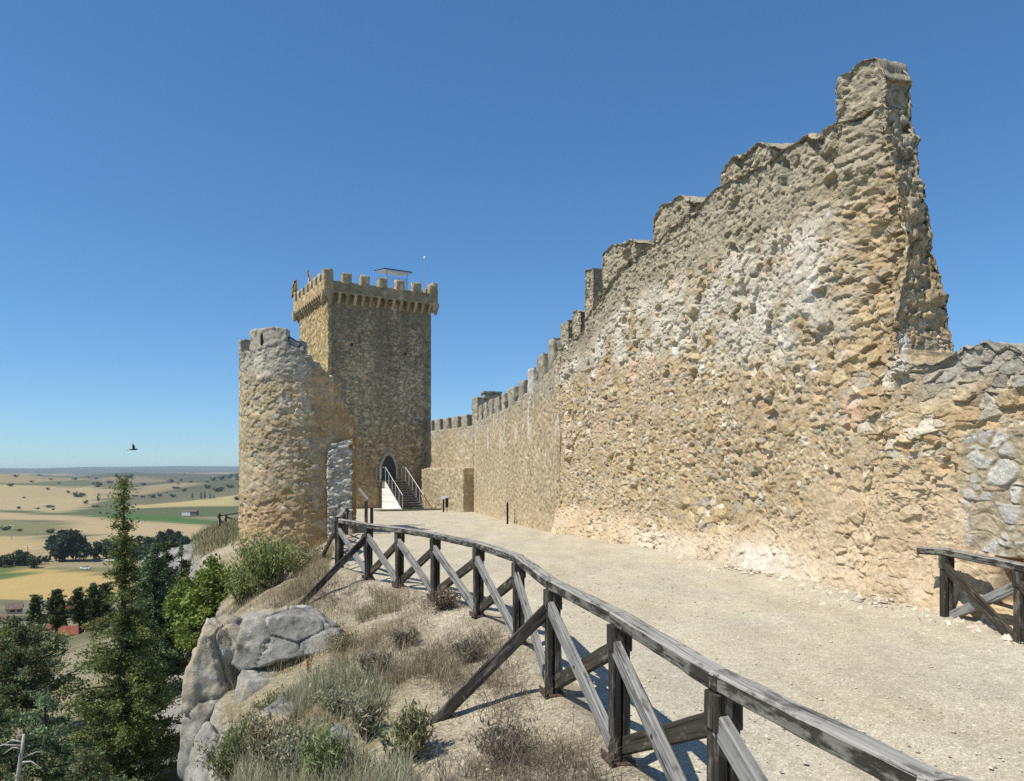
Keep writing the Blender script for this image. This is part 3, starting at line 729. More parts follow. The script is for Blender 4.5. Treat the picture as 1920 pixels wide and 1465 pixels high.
# ------------------------------------------------------------------ stairs to the keep door
D0 = np.array(on_front(DS, 0, 0))[:2]; DN = np.array([.5, -.866])
def stp(a, s, z): p = D0 + DN * a + U * s; return Vector((p[0], p[1], z))
stair = root('staircase', stp(2, 0, -.95), 'wooden stair with steel handrails and a white side wall leading up to the keep door', 'staircase')
NS = 12; z_top = 1.15; z_bot = -.86; rise = (z_top - z_bot) / NS; run = .285; L0 = 1.0
for k in range(NS):
    z = z_top - rise * (k + 1) + rise * .5; a = L0 + run * k
    b = MB(); b.beam(stp(a + .16, -.62, z), stp(a + .16, 1.02, z), .33, .07, (0, 0, 1)); b.build('tread', M['tread'], stair)
b = MB(); b.prism([stp(.06, -1.0, z_top - .08), stp(L0, -1.0, z_top - .08), stp(L0, 1.02, z_top - .08), stp(.06, 1.02, z_top - .08)], (0, 0, .08)); b.build('landing', M['tread'], stair)
for s, nm in ((-.66, 'side_wall'), (1.02, 'side_wall')):
    pl = [stp(.4, s, -.95), stp(.4, s, z_top - .09)]
    pl += [stp(L0, s, z_top - .09), stp(L0 + run * NS, s, z_bot - .06), stp(L0 + run * NS, s, -.95)]
    b = MB(); b.prism(pl, Vector((*(U * .06), 0))); b.build(nm, M['white'], stair)
b = MB()
for z in (-.42, .1, .62):
    a1 = L0 + run * NS * (z_top - .09 - z) / (z_top - z_bot); b.beam(stp(.41, -.663, z), stp(a1 - .02, -.663, z), .006, .018)
b.build('panel_joint', M['seam'], stair)
for s in (-.60, 1.0):
    b = MB(); top = [stp(.15, s, z_top + .98), stp(L0, s, z_top + .98), stp(L0 + run * NS, s, z_bot + 1.0)]
    b.tube(top, .032, 8); hr = b.build('handrail', M['steel'], stair)
    for k in range(6):
        a = L0 + run * NS * k / 5; z = z_top - (z_top - z_bot) * k / 5
        b = MB(); b.beam(stp(a, s, z - .1), stp(a, s, z + .98), .05, .05, (1, 0, 0)); b.build('baluster', M['steel'], hr)
for s, a in ((-.98, .15), (-.98, .95), (1.0, .15)):
    b = MB(); b.beam(stp(a, s, z_top), stp(a, s, z_top + .98), .05, .05, (1, 0, 0)); b.build('baluster', M['steel'], stair)
dk = root('wooden_platform', stp(4.6, -.4, -.95), 'low weathered wooden platform at the foot of the stair', 'platform')
for k in range(5):
    b = MB(); b.beam(stp(3.6 + k * .27, -2.4, -.885), stp(3.6 + k * .27, 2.2, -.885), .25, .08); b.build('plank', M['tread'], dk)
for s in (-2.2, -.1, 2.0):
    b = MB(); b.beam(stp(3.5, s, -.955), stp(4.8, s, -.955), .12, .06); b.build('bearer', M['post'], dk)
def info_sign(px, Y, h, w, label, board):
    X = (px - 960) / FPX * Y; z = float(zp(Y))
    r_ = root('sign_post', (X, Y, z), label, 'sign')
    b = MB(); b.beam((X, Y, z - .1), (X, Y, z + h), w, .09, (0, 1, 0)); b.build('post', M['rust'] if board == 2 else M['black'], r_)
    if board == 1:
        b = MB(); b.prism([(X - .17, Y - .12, z + h - .01), (X + .17, Y - .12, z + h - .01), (X + .24, Y + .12, z + h + .17), (X - .10, Y + .12, z + h + .17)], (0, .01, .03)); b.build('panel', M['signface'], r_)
    if board == 2:
        b = MB(); b.prism([(X - .1, Y - .05, z + h - .62), (X + .1, Y - .05, z + h - .62), (X + .1, Y - .05, z + h), (X - .1, Y - .05, z + h)], (0, -.02, 0)); b.build('panel', M['black'], r_)
info_sign(831.5, 50.5, .88, .10, 'dark post with a tilted pale panel near the stair', 1)
info_sign(838, 50.0, .95, .05, 'thin rusty post with a narrow upright board near the stair', 2)
info_sign(951.5, 33.0, .95, .085, 'plain dark post standing by the long curtain wall', 0)
info_sign(965, 33.6, .62, .03, 'thin short rusty stake by the long curtain wall', 3)

# ------------------------------------------------------------------ round turret and wall stub
TC = np.array([-7.98, 28.0]); TR = 2.12
turret = root('round_tower', (TC[0], TC[1], -3.0), 'half ruined round tower of orange and grey rubble at the cliff edge', 'tower')
view_dir = math.atan2(-TC[1], -TC[0])
def tower_top(a):
    # a: angle from the direction facing the camera, positive to the photograph's right
    return np.interp(a, [-3.15, -2.2, -1.6, -1.25, -.2, .0, .02, .20, .22, .34, .36, .47, .49, .60, .62, .72, .74, .84, .86, .97, .99, 1.2, 1.22, 1.6, 2.4, 2.8, 3.15], [6.1, 6.1, 6.05, 6.1, 6.15, 6.1, 5.95, 5.9, 5.72, 5.68, 5.5, 5.48, 5.28, 5.2, 4.85, 4.75, 4.5, 4.42, 4.15, 4.05, 3.82, 3.7, 3.35, 3.1, 3.9, 5.4, 6.1])
def ring(a0, a1, zb, zt, r0, r1, res, nm, parent, closed=False, seed=41):
    na = int((a1 - a0) * r0 / res) + 2; al = np.linspace(a0, a1, na); k = np.ones(na); cd = np.zeros(na)
    if not closed:
        m = 8; kk = np.arange(m) / m
        al = np.concatenate([np.full(m, a0), al, np.full(m, a1)]); k = np.concatenate([kk, k, kk[::-1]]); cd = np.concatenate([-np.ones(m), cd, np.ones(m)])
    B = zb(al) if callable(zb) else 0 * al + zb; T = zt(al)
    nf = int((np.max(T) - np.min(B)) / res); nt = max(5, int((r0 - r1) / res)); nb = 40
    P = []; Q = []
    def pt(rad, z, nr, nz):
        th = view_dir + al
        t3 = np.stack([-np.sin(th), np.cos(th)], -1); o3 = np.stack([np.cos(th), np.sin(th)], -1)
        rm = (r0 + r1) / 2; rr = rm + (rad - rm) * k
        P.append(np.stack([TC[0] + o3[:, 0] * rr, TC[1] + o3[:, 1] * rr, z], -1))
        nn = np.concatenate([o3 * (nr * (k > .99))[:, None] + t3 * cd[:, None], (0 * al + nz)[:, None]], 1)
        Q.append(nn / np.maximum(np.linalg.norm(nn, axis=1, keepdims=True), 1e-6))
    for v in np.linspace(0, 1, nf): pt(r0, B + (T - B) * v, 1., 0. if v < 1 else .7)
    for v in np.linspace(0, 1, nt)[1:]: pt(r0 + (r1 - r0) * v, T, 0. if v < 1 else -1., 1.)
    for v in np.linspace(1, 0, nb)[1:]: pt(r1, B + (T - B) * v, -1., 0.)
    P = np.stack(P, 1); Q = np.stack(Q, 1); p = P.reshape(-1, 3)
    d, j, h = masonry(p, (.31, .31, .20), seed, .045, .85, joint=.10); d2, j2, h2 = masonry(p, (.2, .2, .14), seed + 1, .035, .85, joint=.15)
    d3, j3, h3 = masonry(p, (.1, .1, .07), seed + 2, .02)
    pick = fbm(p * .8, seed + 3, 3) > .0
    d = np.where(pick, d, d2); j = np.where(pick, j, j2); h = np.where(pick, h, h2)
    z = p[:, 2]; n1 = fbm(p * .5, seed + 5, 4); n2 = fbm(p * 1.8, seed + 7, 4)
    rend = sst(-.25, .15, fbm(p * .7, seed + 9, 3)) * sst(.5, 1.5, z) * (1 - sst(5.2, 5.8, z))
    d = d + .5 * d3
    d = d * (1 - .6 * rend) + .03 * rend - .04 + .06 * n1 + .03 * fbm(p * 6, seed + 11, 3)
    top = T[:, None] - P[:, :, 2]; brk = (1 - sst(.2, 1.2, top)).reshape(-1) * (np.tile(al[:, None], (1, P.shape[1])).reshape(-1) > .3)
    d = d + brk * .12 * fbm(p * 2.6, seed + 13, 3)
    q = p + Q.reshape(-1, 3) * d[:, None]
    r1_, r2 = h01(h, 1), h01(h, 2)
    st = np.where((r1_ < .4)[:, None], c3(.46, .34, .185), np.where((r1_ < .7)[:, None], c3(.36, .33, .265), c3(.52, .42, .27))) * (.78 + .44 * r2)[:, None]
    c = mixc(mixc(c3(.47, .34, .185), c3(.54, .42, .26), sst(-.3, .3, n2)), st, j * .85 * (1 - .5 * rend))
    c = mixc(c, mixc(c3(.37, .345, .285), c3(.46, .425, .35), r2), .8 * sst(4.9, 5.7, z + .6 * n1))
    c = mixc(c, c3(.47, .305, .145) * (.85 + .3 * r2)[:, None], .6 * (1 - sst(.2, 1.4, z + .7 * n1)))
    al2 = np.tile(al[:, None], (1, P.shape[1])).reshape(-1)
    c = mixc(c, c3(.29, .19, .095) * (.85 + .3 * r2)[:, None], .6 * sst(.45, 1.1, al2 + .3 * n1) * (1 - sst(4.6, 5.4, z)))  # right flank, away from the sun, browned darker: shade put into the colour
    c = c * (.78 + .22 * j)[:, None]
    c = mixc(c, c3(.145, .135, .115), .55 * sst(.25, .5, fbm(p * 2.1, seed + 15, 3)) * sst(4.5, 6, z))
    c = mixc(c, c3(.68, .60, .47), .5 * sst(.3, .5, fbm(p * 1.5 + 3, seed + 17, 3)))
    c = c * (1 + .14 * n2)[:, None]
    return mk(nm, q, grid_q(*P.shape[:2]), mat=M['far2'] if 'far2' in M else M['far'], col=np.clip(c, .01, .8), parent=parent)
M['far2'] = stone_mat('turret masonry', 8, 34, .65, .03, .75, 1.2)
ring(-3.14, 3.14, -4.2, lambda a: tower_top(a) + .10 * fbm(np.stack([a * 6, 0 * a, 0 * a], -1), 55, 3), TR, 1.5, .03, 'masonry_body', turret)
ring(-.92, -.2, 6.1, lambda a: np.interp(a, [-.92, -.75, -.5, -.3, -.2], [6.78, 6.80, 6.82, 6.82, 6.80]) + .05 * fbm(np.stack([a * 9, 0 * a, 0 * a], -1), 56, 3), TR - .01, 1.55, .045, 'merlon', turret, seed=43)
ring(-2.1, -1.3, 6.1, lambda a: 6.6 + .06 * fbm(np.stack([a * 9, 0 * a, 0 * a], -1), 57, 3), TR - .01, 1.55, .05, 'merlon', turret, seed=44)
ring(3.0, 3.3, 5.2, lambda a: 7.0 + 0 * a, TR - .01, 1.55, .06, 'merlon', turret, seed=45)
_a = view_dir - .64; _o = Vector((math.cos(_a), math.sin(_a), 0)); _p = Vector((TC[0], TC[1], 0)) + _o * (TR - .03)
b = MB(); b.beam(_p + Vector((0, 0, 6.22)), _p + Vector((0, 0, 6.58)), .07, .10, (_o.x, _o.y, 0)); b.build('arrow_slit_dark', M['black'], turret)  # solid black bar painting the shade inside a slit
fl = root('floodlight', (-7.66, 26.2, 5.9), 'tilted grey floodlight on the broken top of the round tower', 'floodlight')
lc = Vector((-7.66, 26.2, 6.28))
b = MB(); b.beam(lc + Vector((-.20, 0, .13)), lc + Vector((.20, 0, -.13)), .16, .30, (.5, -.2, .8)); b.build('housing', M['lamp'], fl)
b = MB(); b.beam(lc + Vector((-.165, -.085, .105)), lc + Vector((.165, -.085, -.11)), .012, .24, (.5, -.2, .8)); b.build('lens', M['lampglass'], fl)
b = MB(); b.tube([lc + Vector((0, .05, -.1)), lc + Vector((0, .1, -.55))], .03, 6); b.build('bracket', M['lamp'], fl)
stub = root('wall_stub', (-5.95, 26.1, -.5), 'broken stub of grey and white rubble wall beside the round tower', 'wall')
def stub_col(p, c, r1, n1, n2):
    side = p[:, 0] > -5.56
    g = np.where((r1 < .5)[:, None], c3(.42, .40, .35), np.where((r1 < .8)[:, None], c3(.34, .32, .27), c3(.62, .57, .48))) * (1 + .25 * n2)[:, None]
    return np.where(side[:, None], c3(.36, .23, .105) * (1 + .2 * n2)[:, None], g)  # right face in plain brown: its shade is put into the colour
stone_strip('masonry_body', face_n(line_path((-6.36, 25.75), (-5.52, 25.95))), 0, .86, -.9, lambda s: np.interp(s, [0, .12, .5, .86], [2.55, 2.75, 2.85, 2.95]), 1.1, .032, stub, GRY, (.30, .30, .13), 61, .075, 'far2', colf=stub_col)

# ------------------------------------------------------------------ gravel path
def build_path():
    ys = np.concatenate([np.arange(-5, 16, .12), np.arange(16, 60, .4)]); nu = 90
    X = np.zeros((len(ys), nu)); Y = np.repeat(ys[:, None], nu, 1)
    wx = np.where(ys < 25, np.interp(ys, _WY, _WX), np.interp(ys, [25, 51, 52, 60], [1.55, -2.6, -2.7, -6])) + .8
    l = x1(ys) - .12
    u = np.linspace(0, 1, nu) ** 1.2
    X = l[:, None] + (wx - l)[:, None] * u[None]
    P = np.stack([X, Y, 0 * X], -1)
    e = fbm(P * 1.7, 81, 3)
    Z = zp(Y) + .02 * fbm(P * .6, 83, 3) + .012 * fbm(P * 3, 84, 3)
    ed = 1 - sst(.05, .55, X - l[:, None] + .3 * e); Z = Z - .10 * ed
    wd = wx[:, None] - .8 - X; Z = Z + .16 * (1 - sst(.0, 1.3, wd + .5 * e)) * (Y < 24) * (.6 + .5 * e)
    P[:, :, 2] = Z
    mk('gravel_path', P.reshape(-1, 3), grid_q(len(ys), nu)[:, ::-1], mat=M['gravel'])['kind'] = 'structure'
build_path()

# ------------------------------------------------------------------ fences
def ground_z(x, y): return float(height(np.array([x]), np.array([y]))[0])
def fence(posts, label, H=.93, struts=(), ext0=None, ext1=None, plates=(), flip=False):
    x0, y0, z0 = posts[0]
    r_ = root('wooden_fence', (x0, y0, z0), label, 'fence', 'weathered wooden fences')
    V = [Vector(p) for p in posts]
    pw = .105; posts_o = []
    n = len(V); dirs = []
    for i in range(n):
        d = (V[min(i + 1, n - 1)] - V[max(i - 1, 0)]); d.z = 0; dirs.append(d.normalized())
    for i in range(n):
        p = V[i]; d = dirs[i]; s = Vector((-d.y, d.x, 0))
        b = MB()
        b.beam(p + s * .031 + Vector((0, 0, -.25)), p + s * .031 + Vector((0, 0, H - .09)), .048, pw, d, .1, 6, .0015)
        b.beam(p - s * .031 + Vector((0, 0, -.25)), p - s * .031 + Vector((0, 0, H - .092)), .048, pw - .006, d, .1, 6, .0015)
        b.beam(p + Vector((0, 0, H - .24)), p + Vector((0, 0, H - .088)), .135, .118, d, .1, 2, .001)
        posts_o.append(b.build('post', M['post'], r_))
    # handrail, one length per bay and butted over the posts
    T = [v + Vector((0, 0, H - .045)) for v in V]
    if ext0: T = [T[0] + Vector(ext0)] + T
    if ext1: T = T + [T[-1] + Vector(ext1)]
    for i in range(len(T) - 1):
        a, c = T[i], T[i + 1]; t = (c - a).normalized(); up = Vector((0, 0, 1))
        b = MB(); e0 = .035 if i > 0 else 0; e1 = .035 if i < len(T) - 2 else 0
        zz = Vector((0, 0, .002 * (i % 2)))
        b.beam(a - t * e0 + zz, c + t * e1 + zz, .106 - .004 * (i % 2), .086, up, .15, 10, .0025); ho = b.build('handrail', M['rail'], r_)
        ho.data.materials.append(M['railtop'])
        for pl_ in ho.data.polygons:
            if pl_.normal.z > .45: pl_.material_index = 1
    for i in range(n - 1):
        a, c = V[i], V[i + 1]; t = (c - a); t.z = 0; t.normalize(); s = Vector((-t.y, t.x, 0))
        if flip: a, c = c, a; t = -t
        lo, hi = Vector((0, 0, .10)), Vector((0, 0, H - .22))
        o = s * .030 if not flip else s * .030
        b = MB(); b.beam(c + hi - t * .03 + o, a + lo + t * .03 + o, .052, .108, (0, 0, 1), .12, 8, .002); b.build('brace', M['brace'], r_)
        b = MB(); b.beam(c + lo - t * .03 - o, a + hi + t * .03 - o, .052, .108, (0, 0, 1), .12, 8, .002); b.build('brace', M['braced'], r_)
        if min(a.y, c.y) < 9 and not flip:
            md = (a + c) / 2 + Vector((0, 0, H / 2 - .06))
            bb = MB(); bb.tube([md + s * .054, md + s * .064], .011, 8); bb.build('bolt', M['rust'], r_)
    for (i, foot_) in struts:
        b = MB(); f = Vector(foot_); tp = V[i] + Vector((0, 0, H - .2)); b.beam(tp, f, .06, .10, (0, 0, 1), .12, 8, .002); b.build('strut', M['post'], r_)
    for i in plates:
        p = V[i]; d = dirs[i]; s = Vector((-d.y, d.x, 0)); b = MB()
        b.beam(p - d * .09 + s * .0 + Vector((0, 0, .0)), p + d * .09 + Vector((0, 0, .012)), .17, .012, (0, 0, 1), .1, 2)
        b.beam(p + s * .085 - d * .1 + Vector((0, 0, .03)), p + s * .085 + d * .1 + Vector((0, 0, .02)), .008, .06, (0, 0, 1), .1, 2)
        b.build('base_plate', M['rust'], posts_o[i])
    return r_
main = [(1.22, 2.15, 0), (.92, 3.25, 0), (.67, 4.66, 0), (.33, 6.06, 0), (.07, 7.85, 0), (-.42, 9.35, 0), (-1.10, 10.7, 0), (-1.77, 11.75, 0), (-2.43, 12.65, 0), (-3.33, 14.5, -.04)]
fence(main, 'long weathered fence of X braces curving along the gravel path edge', struts=[(3, (-.65, 6.15, ground_z(-.65, 6.15) - .02)), (8, gpt(548, 1150, -.50))], plates=(1, 2, 3, 4, 5, 6, 7, 8), ext0=(.12, -.12, .0))
run2 = [(-3.55, 15.2, -.06), (-4.1, 17.9, -.14), (-4.65, 20.6, -.21), (-5.2, 23.0, -.28), (-5.6, 25.3, -.33)]
fence(run2, 'fence run from the corner post back toward the round tower', H=.95, struts=[(0, gpt(598, 1056, -.55)), (1, gpt(606, 1040, -.62))])
gp = root('gate_post', (-4.95, 25.6, -.37), 'dark gate post with a slanting rail beside the wall stub', 'gate post')
for dx in (0, .16):
    b = MB(); b.beam((-5.0 + dx, 25.6 + dx, -.6), (-5.0 + dx, 25.6 + dx, .80 - dx * 1.5), .10, .10, (0, 1, 0)); b.build('post', M['post'], gp)
b = MB(); b.beam((-5.3, 25.85, 1.22), (-4.92, 25.55, .85), .07, .08); b.build('slanting_rail', M['brace'], gp)
right = [(5.33, 9.05 - .28, 0), (5.25, 7.85, -.02), (5.2, 6.4, -.05)]
fence([(5.12, 8.80, .0), (5.20, 7.62, -.03), (5.25, 6.3, -.05)], 'short fence standing against the wall foot at the right edge', H=.90, ext0=(-.17, .28, -.01))
fl3 = [(-17.3, 44.2), (-18.4, 46.8), (-19.0, 49.6), (-18.4, 52.4), (-17.4, 55)]
fence([(x, y, ground_z(x, y)) for x, y in fl3], 'distant fence on the grassy mound left of the round tower', H=1.0)

# ------------------------------------------------------------------ rocks
def gl(px, py, Y): return ((px - 960) / FPX * Y, Y)
def blob(c, size, seed, amp=.16, nu=150, nv=90, rot=0., flat=.6, power=3.2):
    u = np.linspace(0, 2 * np.pi, nu, endpoint=False)[:, None]; v = np.linspace(-np.pi / 2, np.pi / 2, nv)[None]
    X = np.cos(u) * np.cos(v); Y = np.sin(u) * np.cos(v); Z = np.sin(v) + 0 * u
    n = np.stack([X, Y, Z], -1).reshape(-1, 3); rg = np.random.default_rng(seed)
    A = rg.normal(size=(15, 3)); A[0] = (.1, -.1, 1); A[1] = (.15, -1, .25); A[2] = (-1, -.3, .2); A /= np.linalg.norm(A, axis=1, keepdims=True); dd = rg.uniform(.72, 1.0, 15)
    rr = np.min(np.where(n @ A.T > .05, dd / np.maximum(n @ A.T, .05), 9), axis=1); rr = np.minimum(rr, 1.25)
    p = n * rr[:, None]
    p = p * np.array(size); cr, sr = math.cos(rot), math.sin(rot)
    rotm = np.array([[cr, -sr, 0], [sr, cr, 0], [0, 0, 1]]); p = p @ rotm.T + np.array(c); n = n @ rotm.T
    sm = float(np.mean(size))
    f1, f2, h = worley(p / (sm * 1.1), seed, .9)
    d = amp * sm * .6 * fbm(p / sm * 1.6, seed, 5) - .09 * sm * (1 - sst(0, .05, f2 - f1 + .03 * fbm(p * 6, seed + 2, 2))) + .05 * sm / .6 * fbm(p * 5, seed + 3, 5)
    q = p + n * d[:, None]
    n1 = fbm(p * 2, seed + 5, 4); n2 = fbm(p * 7, seed + 7, 4)
    c_ = mixc(c3(.215, .205, .18), c3(.35, .33, .28), sst(-.3, .35, n1)); c_ = mixc(c_, c3(.42, .345, .225), .75 * sst(.02, .35, fbm(p * 1.2, seed + 9, 4)))
    c_ = mixc(c_, c3(.50, .48, .43), .7 * sst(.28, .42, n2)); c_ = mixc(c_, c3(.12, .12, .11), .5 * sst(.3, .5, fbm(p * 4, seed + 11, 3)))
    return q, grid_q(nu, nv, True), c_
oc = root('rock_outcrop', (-3.4, 10, -1.0), 'big cracked grey limestone outcrop at the cliff edge below the fence', 'rock')
for i, (c, s, rt, am) in enumerate([((-3.95, 10.1, -1.30), (.50, .6, 1.05), .3, .20), ((-3.12, 10.25, -.50), (.66, .6, .46), -.15, .18), ((-3.05, 9.75, -1.22), (.64, .6, .48), -.1, .2)]):
    q, F, cc = blob(c, s, 71 + i, am); mk('rock_block', q, F, mat=M['rock'], col=cc, parent=oc)
def boulder(c, s, seed, label, rot=0., amp=.2, tint=None):
    q, F, cc = blob(c, s, seed, amp, 70, 46, rot)
    if tint is not None: cc = mixc(cc, c3(*tint), .7 + 0 * cc[:, 0])
    o = mk('boulder', q, F, mat=M['rock'], col=cc); tag(o, label, 'rock')
boulder((-1.38, 6.05, -.83), (.32, .6, .5), 81, 'grey lichen spotted boulder at the bottom edge below the fence strut', .2)
boulder((-2.45, 7.6, -1.15), (.35, .6, .6), 82, 'sloping grey rock half hidden in dry grass on the bank', .4)
boulder((*gl(412, 0, 8.7), -1.98), (.36, .7, .85), 91, 'tall grey rock face hanging over the drop below the outcrop', .35, .2)
boulder((-5.3, 19.5, -1.2), (.5, .6, .5), 83, 'pale rock beside the foot of the round tower', .1, tint=(.45, .43, .38))
boulder((-17.6, 42.2, -3.3), (2.6, 1.5, .95), 84, 'broad pale rock ledge on the mound left of the round tower', .5, .3, tint=(.33, .32, .295))
boulder((-15.6, 40.5, -3.6), (1.6, 1.2, .9), 85, 'rough grey rock below the mound fence', -.2, .3, tint=(.31, .30, .275))
boulder((-14.3, 38.5, -3.4), (1.5, 1.2, .7), 88, 'grey rock beside the round tower at the near end of the mound', .3, .3, tint=(.33, .32, .29))
q, F, cc = blob((-.62, 7.75, -.32), (.06, .05, .035), 86, .3, 24, 16); o = mk('white_stone', q, F, mat=M['rock'], col=cc * 0 + .75); tag(o, 'small white stone lying on the bank near the fence', 'stone')
q, F, cc = blob((-.98, 9.3, -.33), (.07, .06, .04), 87, .3, 24, 16); o = mk('white_stone', q, F, mat=M['rock'], col=cc * 0 + .7); tag(o, 'white stone lying among dry stems higher on the bank', 'stone')
def pebbles():
    V = []; Q = []; Cc = []; o = 0
    n = 3600; xs = rng.uniform(0, 1, n); ysr = 2.2 + 14 * rng.uniform(0, 1, n) ** 1.4
    ico = np.array([(1, 0, 0), (-1, 0, 0), (0, 1, 0), (0, -1, 0), (0, 0, 1), (0, 0, -1)], float); fi = np.array([(0, 2, 4), (2, 1, 4), (1, 3, 4), (3, 0, 4), (2, 0, 5), (1, 2, 5), (3, 1, 5), (0, 3, 5)])
    wl = np.interp(ysr, _WY, _WX)
    nearw = rng.uniform(0, 1, n) < .36
    x = np.where(nearw, wl - .1 - np.abs(rng.normal(0, .35, n)), x1(ysr) + (wl - x1(ysr)) * xs)
    s = .008 + .014 * rng.uniform(0, 1, n) ** 3 + nearw * .075 * rng.uniform(0, 1, n) ** 3
    zz = zp(ysr) + .012 + .10 * (1 - sst(0, .9, wl - x))
    base = ico[None] * s[:, None, None] * rng.uniform(.6, 1.3, (n, 6, 1)) * np.array([1, 1, .65])
    V = base + np.stack([x, ysr, zz], -1)[:, None]
    F = (fi[None] + (np.arange(n) * 6)[:, None, None]).reshape(-1, 3)
    Cc = np.repeat((c3(.56, .48, .37) * rng.uniform(.75, 1.3, (n, 1)))[:, None], 6, 1)
    o = mk('gravel_stones', V.reshape(-1, 3), None, F, M['rock'], col=np.clip(Cc, 0, .8).reshape(-1, 3), smooth=False); o['kind'] = 'stuff'
    tag(o, 'loose pale stones scattered over the gravel path', 'gravel')
pebbles()

# ------------------------------------------------------------------ vegetation
def leaves(C, size, colr, aspect=1.6, upb=0.0, dirs=None, dj=.6):
    n = len(C); a = rng.normal(size=(n, 3)); 
    if dirs is not None: a = dirs + dj * a
    a[:, 2] += upb
    a /= np.linalg.norm(a, axis=1, keepdims=True); b = np.cross(a, rng.normal(size=(n, 3))); b /= np.maximum(np.linalg.norm(b, axis=1, keepdims=True), 1e-6)
    s = (size if hasattr(size, '__len__') else np.full(n, size)) * rng.uniform(.6, 1.4, n)
    A = a * (s * aspect / 2)[:, None]; B = b * (s / 2)[:, None]
    V = np.stack([C - A, C + B * 1.0 - A * .1, C + A, C - B * 1.0 - A * .1], 1)
    return V.reshape(-1, 3), (np.arange(n)[:, None] * 4 + np.arange(4)[None]), np.repeat(colr, 4, 0)
def blades(Pb, L, w, lean, colr):
    """curved grass blades of three pieces each"""
    n = len(Pb); th = rng.uniform(0, 2 * np.pi, n); dv = np.stack([np.cos(th), np.sin(th), 0 * th], -1); pv = np.stack([-np.sin(th), np.cos(th), 0 * th], -1)
    V = np.zeros((n, 7, 3))
    for k, (f, ww) in enumerate(((0, 1.), (.4, .8), (.75, .5))):
        cpt = Pb + dv * (lean * L * f ** 1.8)[:, None] + np.array([0, 0, 1.]) * (L * f * (1 - .35 * lean * f))[:, None]
        V[:, 2 * k] = cpt - pv * (w * ww / 2)[:, None]; V[:, 2 * k + 1] = cpt + pv * (w * ww / 2)[:, None]
    V[:, 6] = Pb + dv * (lean * L)[:, None] + np.array([0, 0, 1.]) * (L * (1 - .35 * lean))[:, None]
    o = (np.arange(n) * 7)[:, None]
    Q = np.concatenate([o + np.array([0, 1, 3, 2]), o + np.array([2, 3, 5, 4])]); T = o + np.array([4, 5, 6])
    return V.reshape(-1, 3), Q, T, np.repeat(colr, 7, 0)

def bank_points(n, y0, y1, t0, t1, clump=0.0, seed=0):
    y = y0 + (y1 - y0) * rng.uniform(0, 1, n * 3) ** 1.35; t = rng.uniform(t0, t1, n * 3)
    x = x1(y) + (x2(y) - x1(y)) * t
    P = np.stack([x, y, 0 * x], -1); k = fbm(P * 1.1, 400 + seed, 4) > clump
    P = P[k][:n]; P[:, 2] = height(P[:, 0], P[:, 1]) - .01
    return P
def grass_field(name, P, L, w, lean, cols, label):
    n = len(P); l = L * rng.uniform(.35, 1.25, n); c = cols[rng.integers(0, len(cols), n)] * rng.uniform(.7, 1.25, (n, 1))
    V, Q, T, C = blades(P, l, np.full(n, w) * rng.uniform(.6, 1.3, n), rng.uniform(.1, lean, n), c)
    o = mk(name, V, Q, T, M['grass'], col=C); o['kind'] = 'stuff'; tag(o, label, 'grass')
STRAW = np.array([(.40, .33, .19), (.34, .29, .17), (.45, .38, .24), (.28, .24, .14), (.25, .25, .12)])
GREY = np.array([(.35, .335, .22), (.30, .31, .19), (.41, .38, .265), (.24, .27, .13), (.44, .40, .28)])
GREEN = np.array([(.13, .17, .06), (.17, .20, .08), (.10, .14, .045), (.22, .23, .11)])
Pg = np.concatenate([bank_points(9000, 3.5, 12, .25, 1.0, .04, 1), bank_points(18000, 10.5, 27, .12, 1.1, -.02, 2)])
grass_field('dry_grass', Pg, .20, .006, .9, STRAW, 'dry straw coloured grass covering the bank below the fence')
Pg = np.concatenate([bank_points(9000, 4.2, 7.8, .5, 1.15, -.02, 3), bank_points(2500, 7.5, 9.4, .55, .85, .05, 4)])
grass_field('tall_grass', Pg, .28, .006, .8, GREY, 'tall grey green grass and weeds at the cliff edge')
def bank_stones():
    P = bank_points(3200, 3.2, 17, .02, 1.0, -.6, 9); n = len(P); s_ = .006 + .03 * rng.uniform(0, 1, n) ** 4
    ico = np.array([(1, 0, 0), (-1, 0, 0), (0, 1, 0), (0, -1, 0), (0, 0, 1), (0, 0, -1)], float); fi = np.array([(0, 2, 4), (2, 1, 4), (1, 3, 4), (3, 0, 4), (2, 0, 5), (1, 2, 5), (3, 1, 5), (0, 3, 5)])
    V = ico[None] * s_[:, None, None] * rng.uniform(.6, 1.3, (n, 6, 1)) * np.array([1, 1, .7]) + P[:, None] + np.array([0, 0, .01])
    F = (fi[None] + (np.arange(n) * 6)[:, None, None]).reshape(-1, 3)
    o = mk('bank_stones', V.reshape(-1, 3), None, F, M['rock'], col=np.repeat(c3(.50, .44, .35) * rng.uniform(.6, 1.35, (n, 1)), 6, 0), smooth=False); o['kind'] = 'stuff'
    tag(o, 'small pale stones strewn over the bank below the fence', 'gravel')
bank_stones()
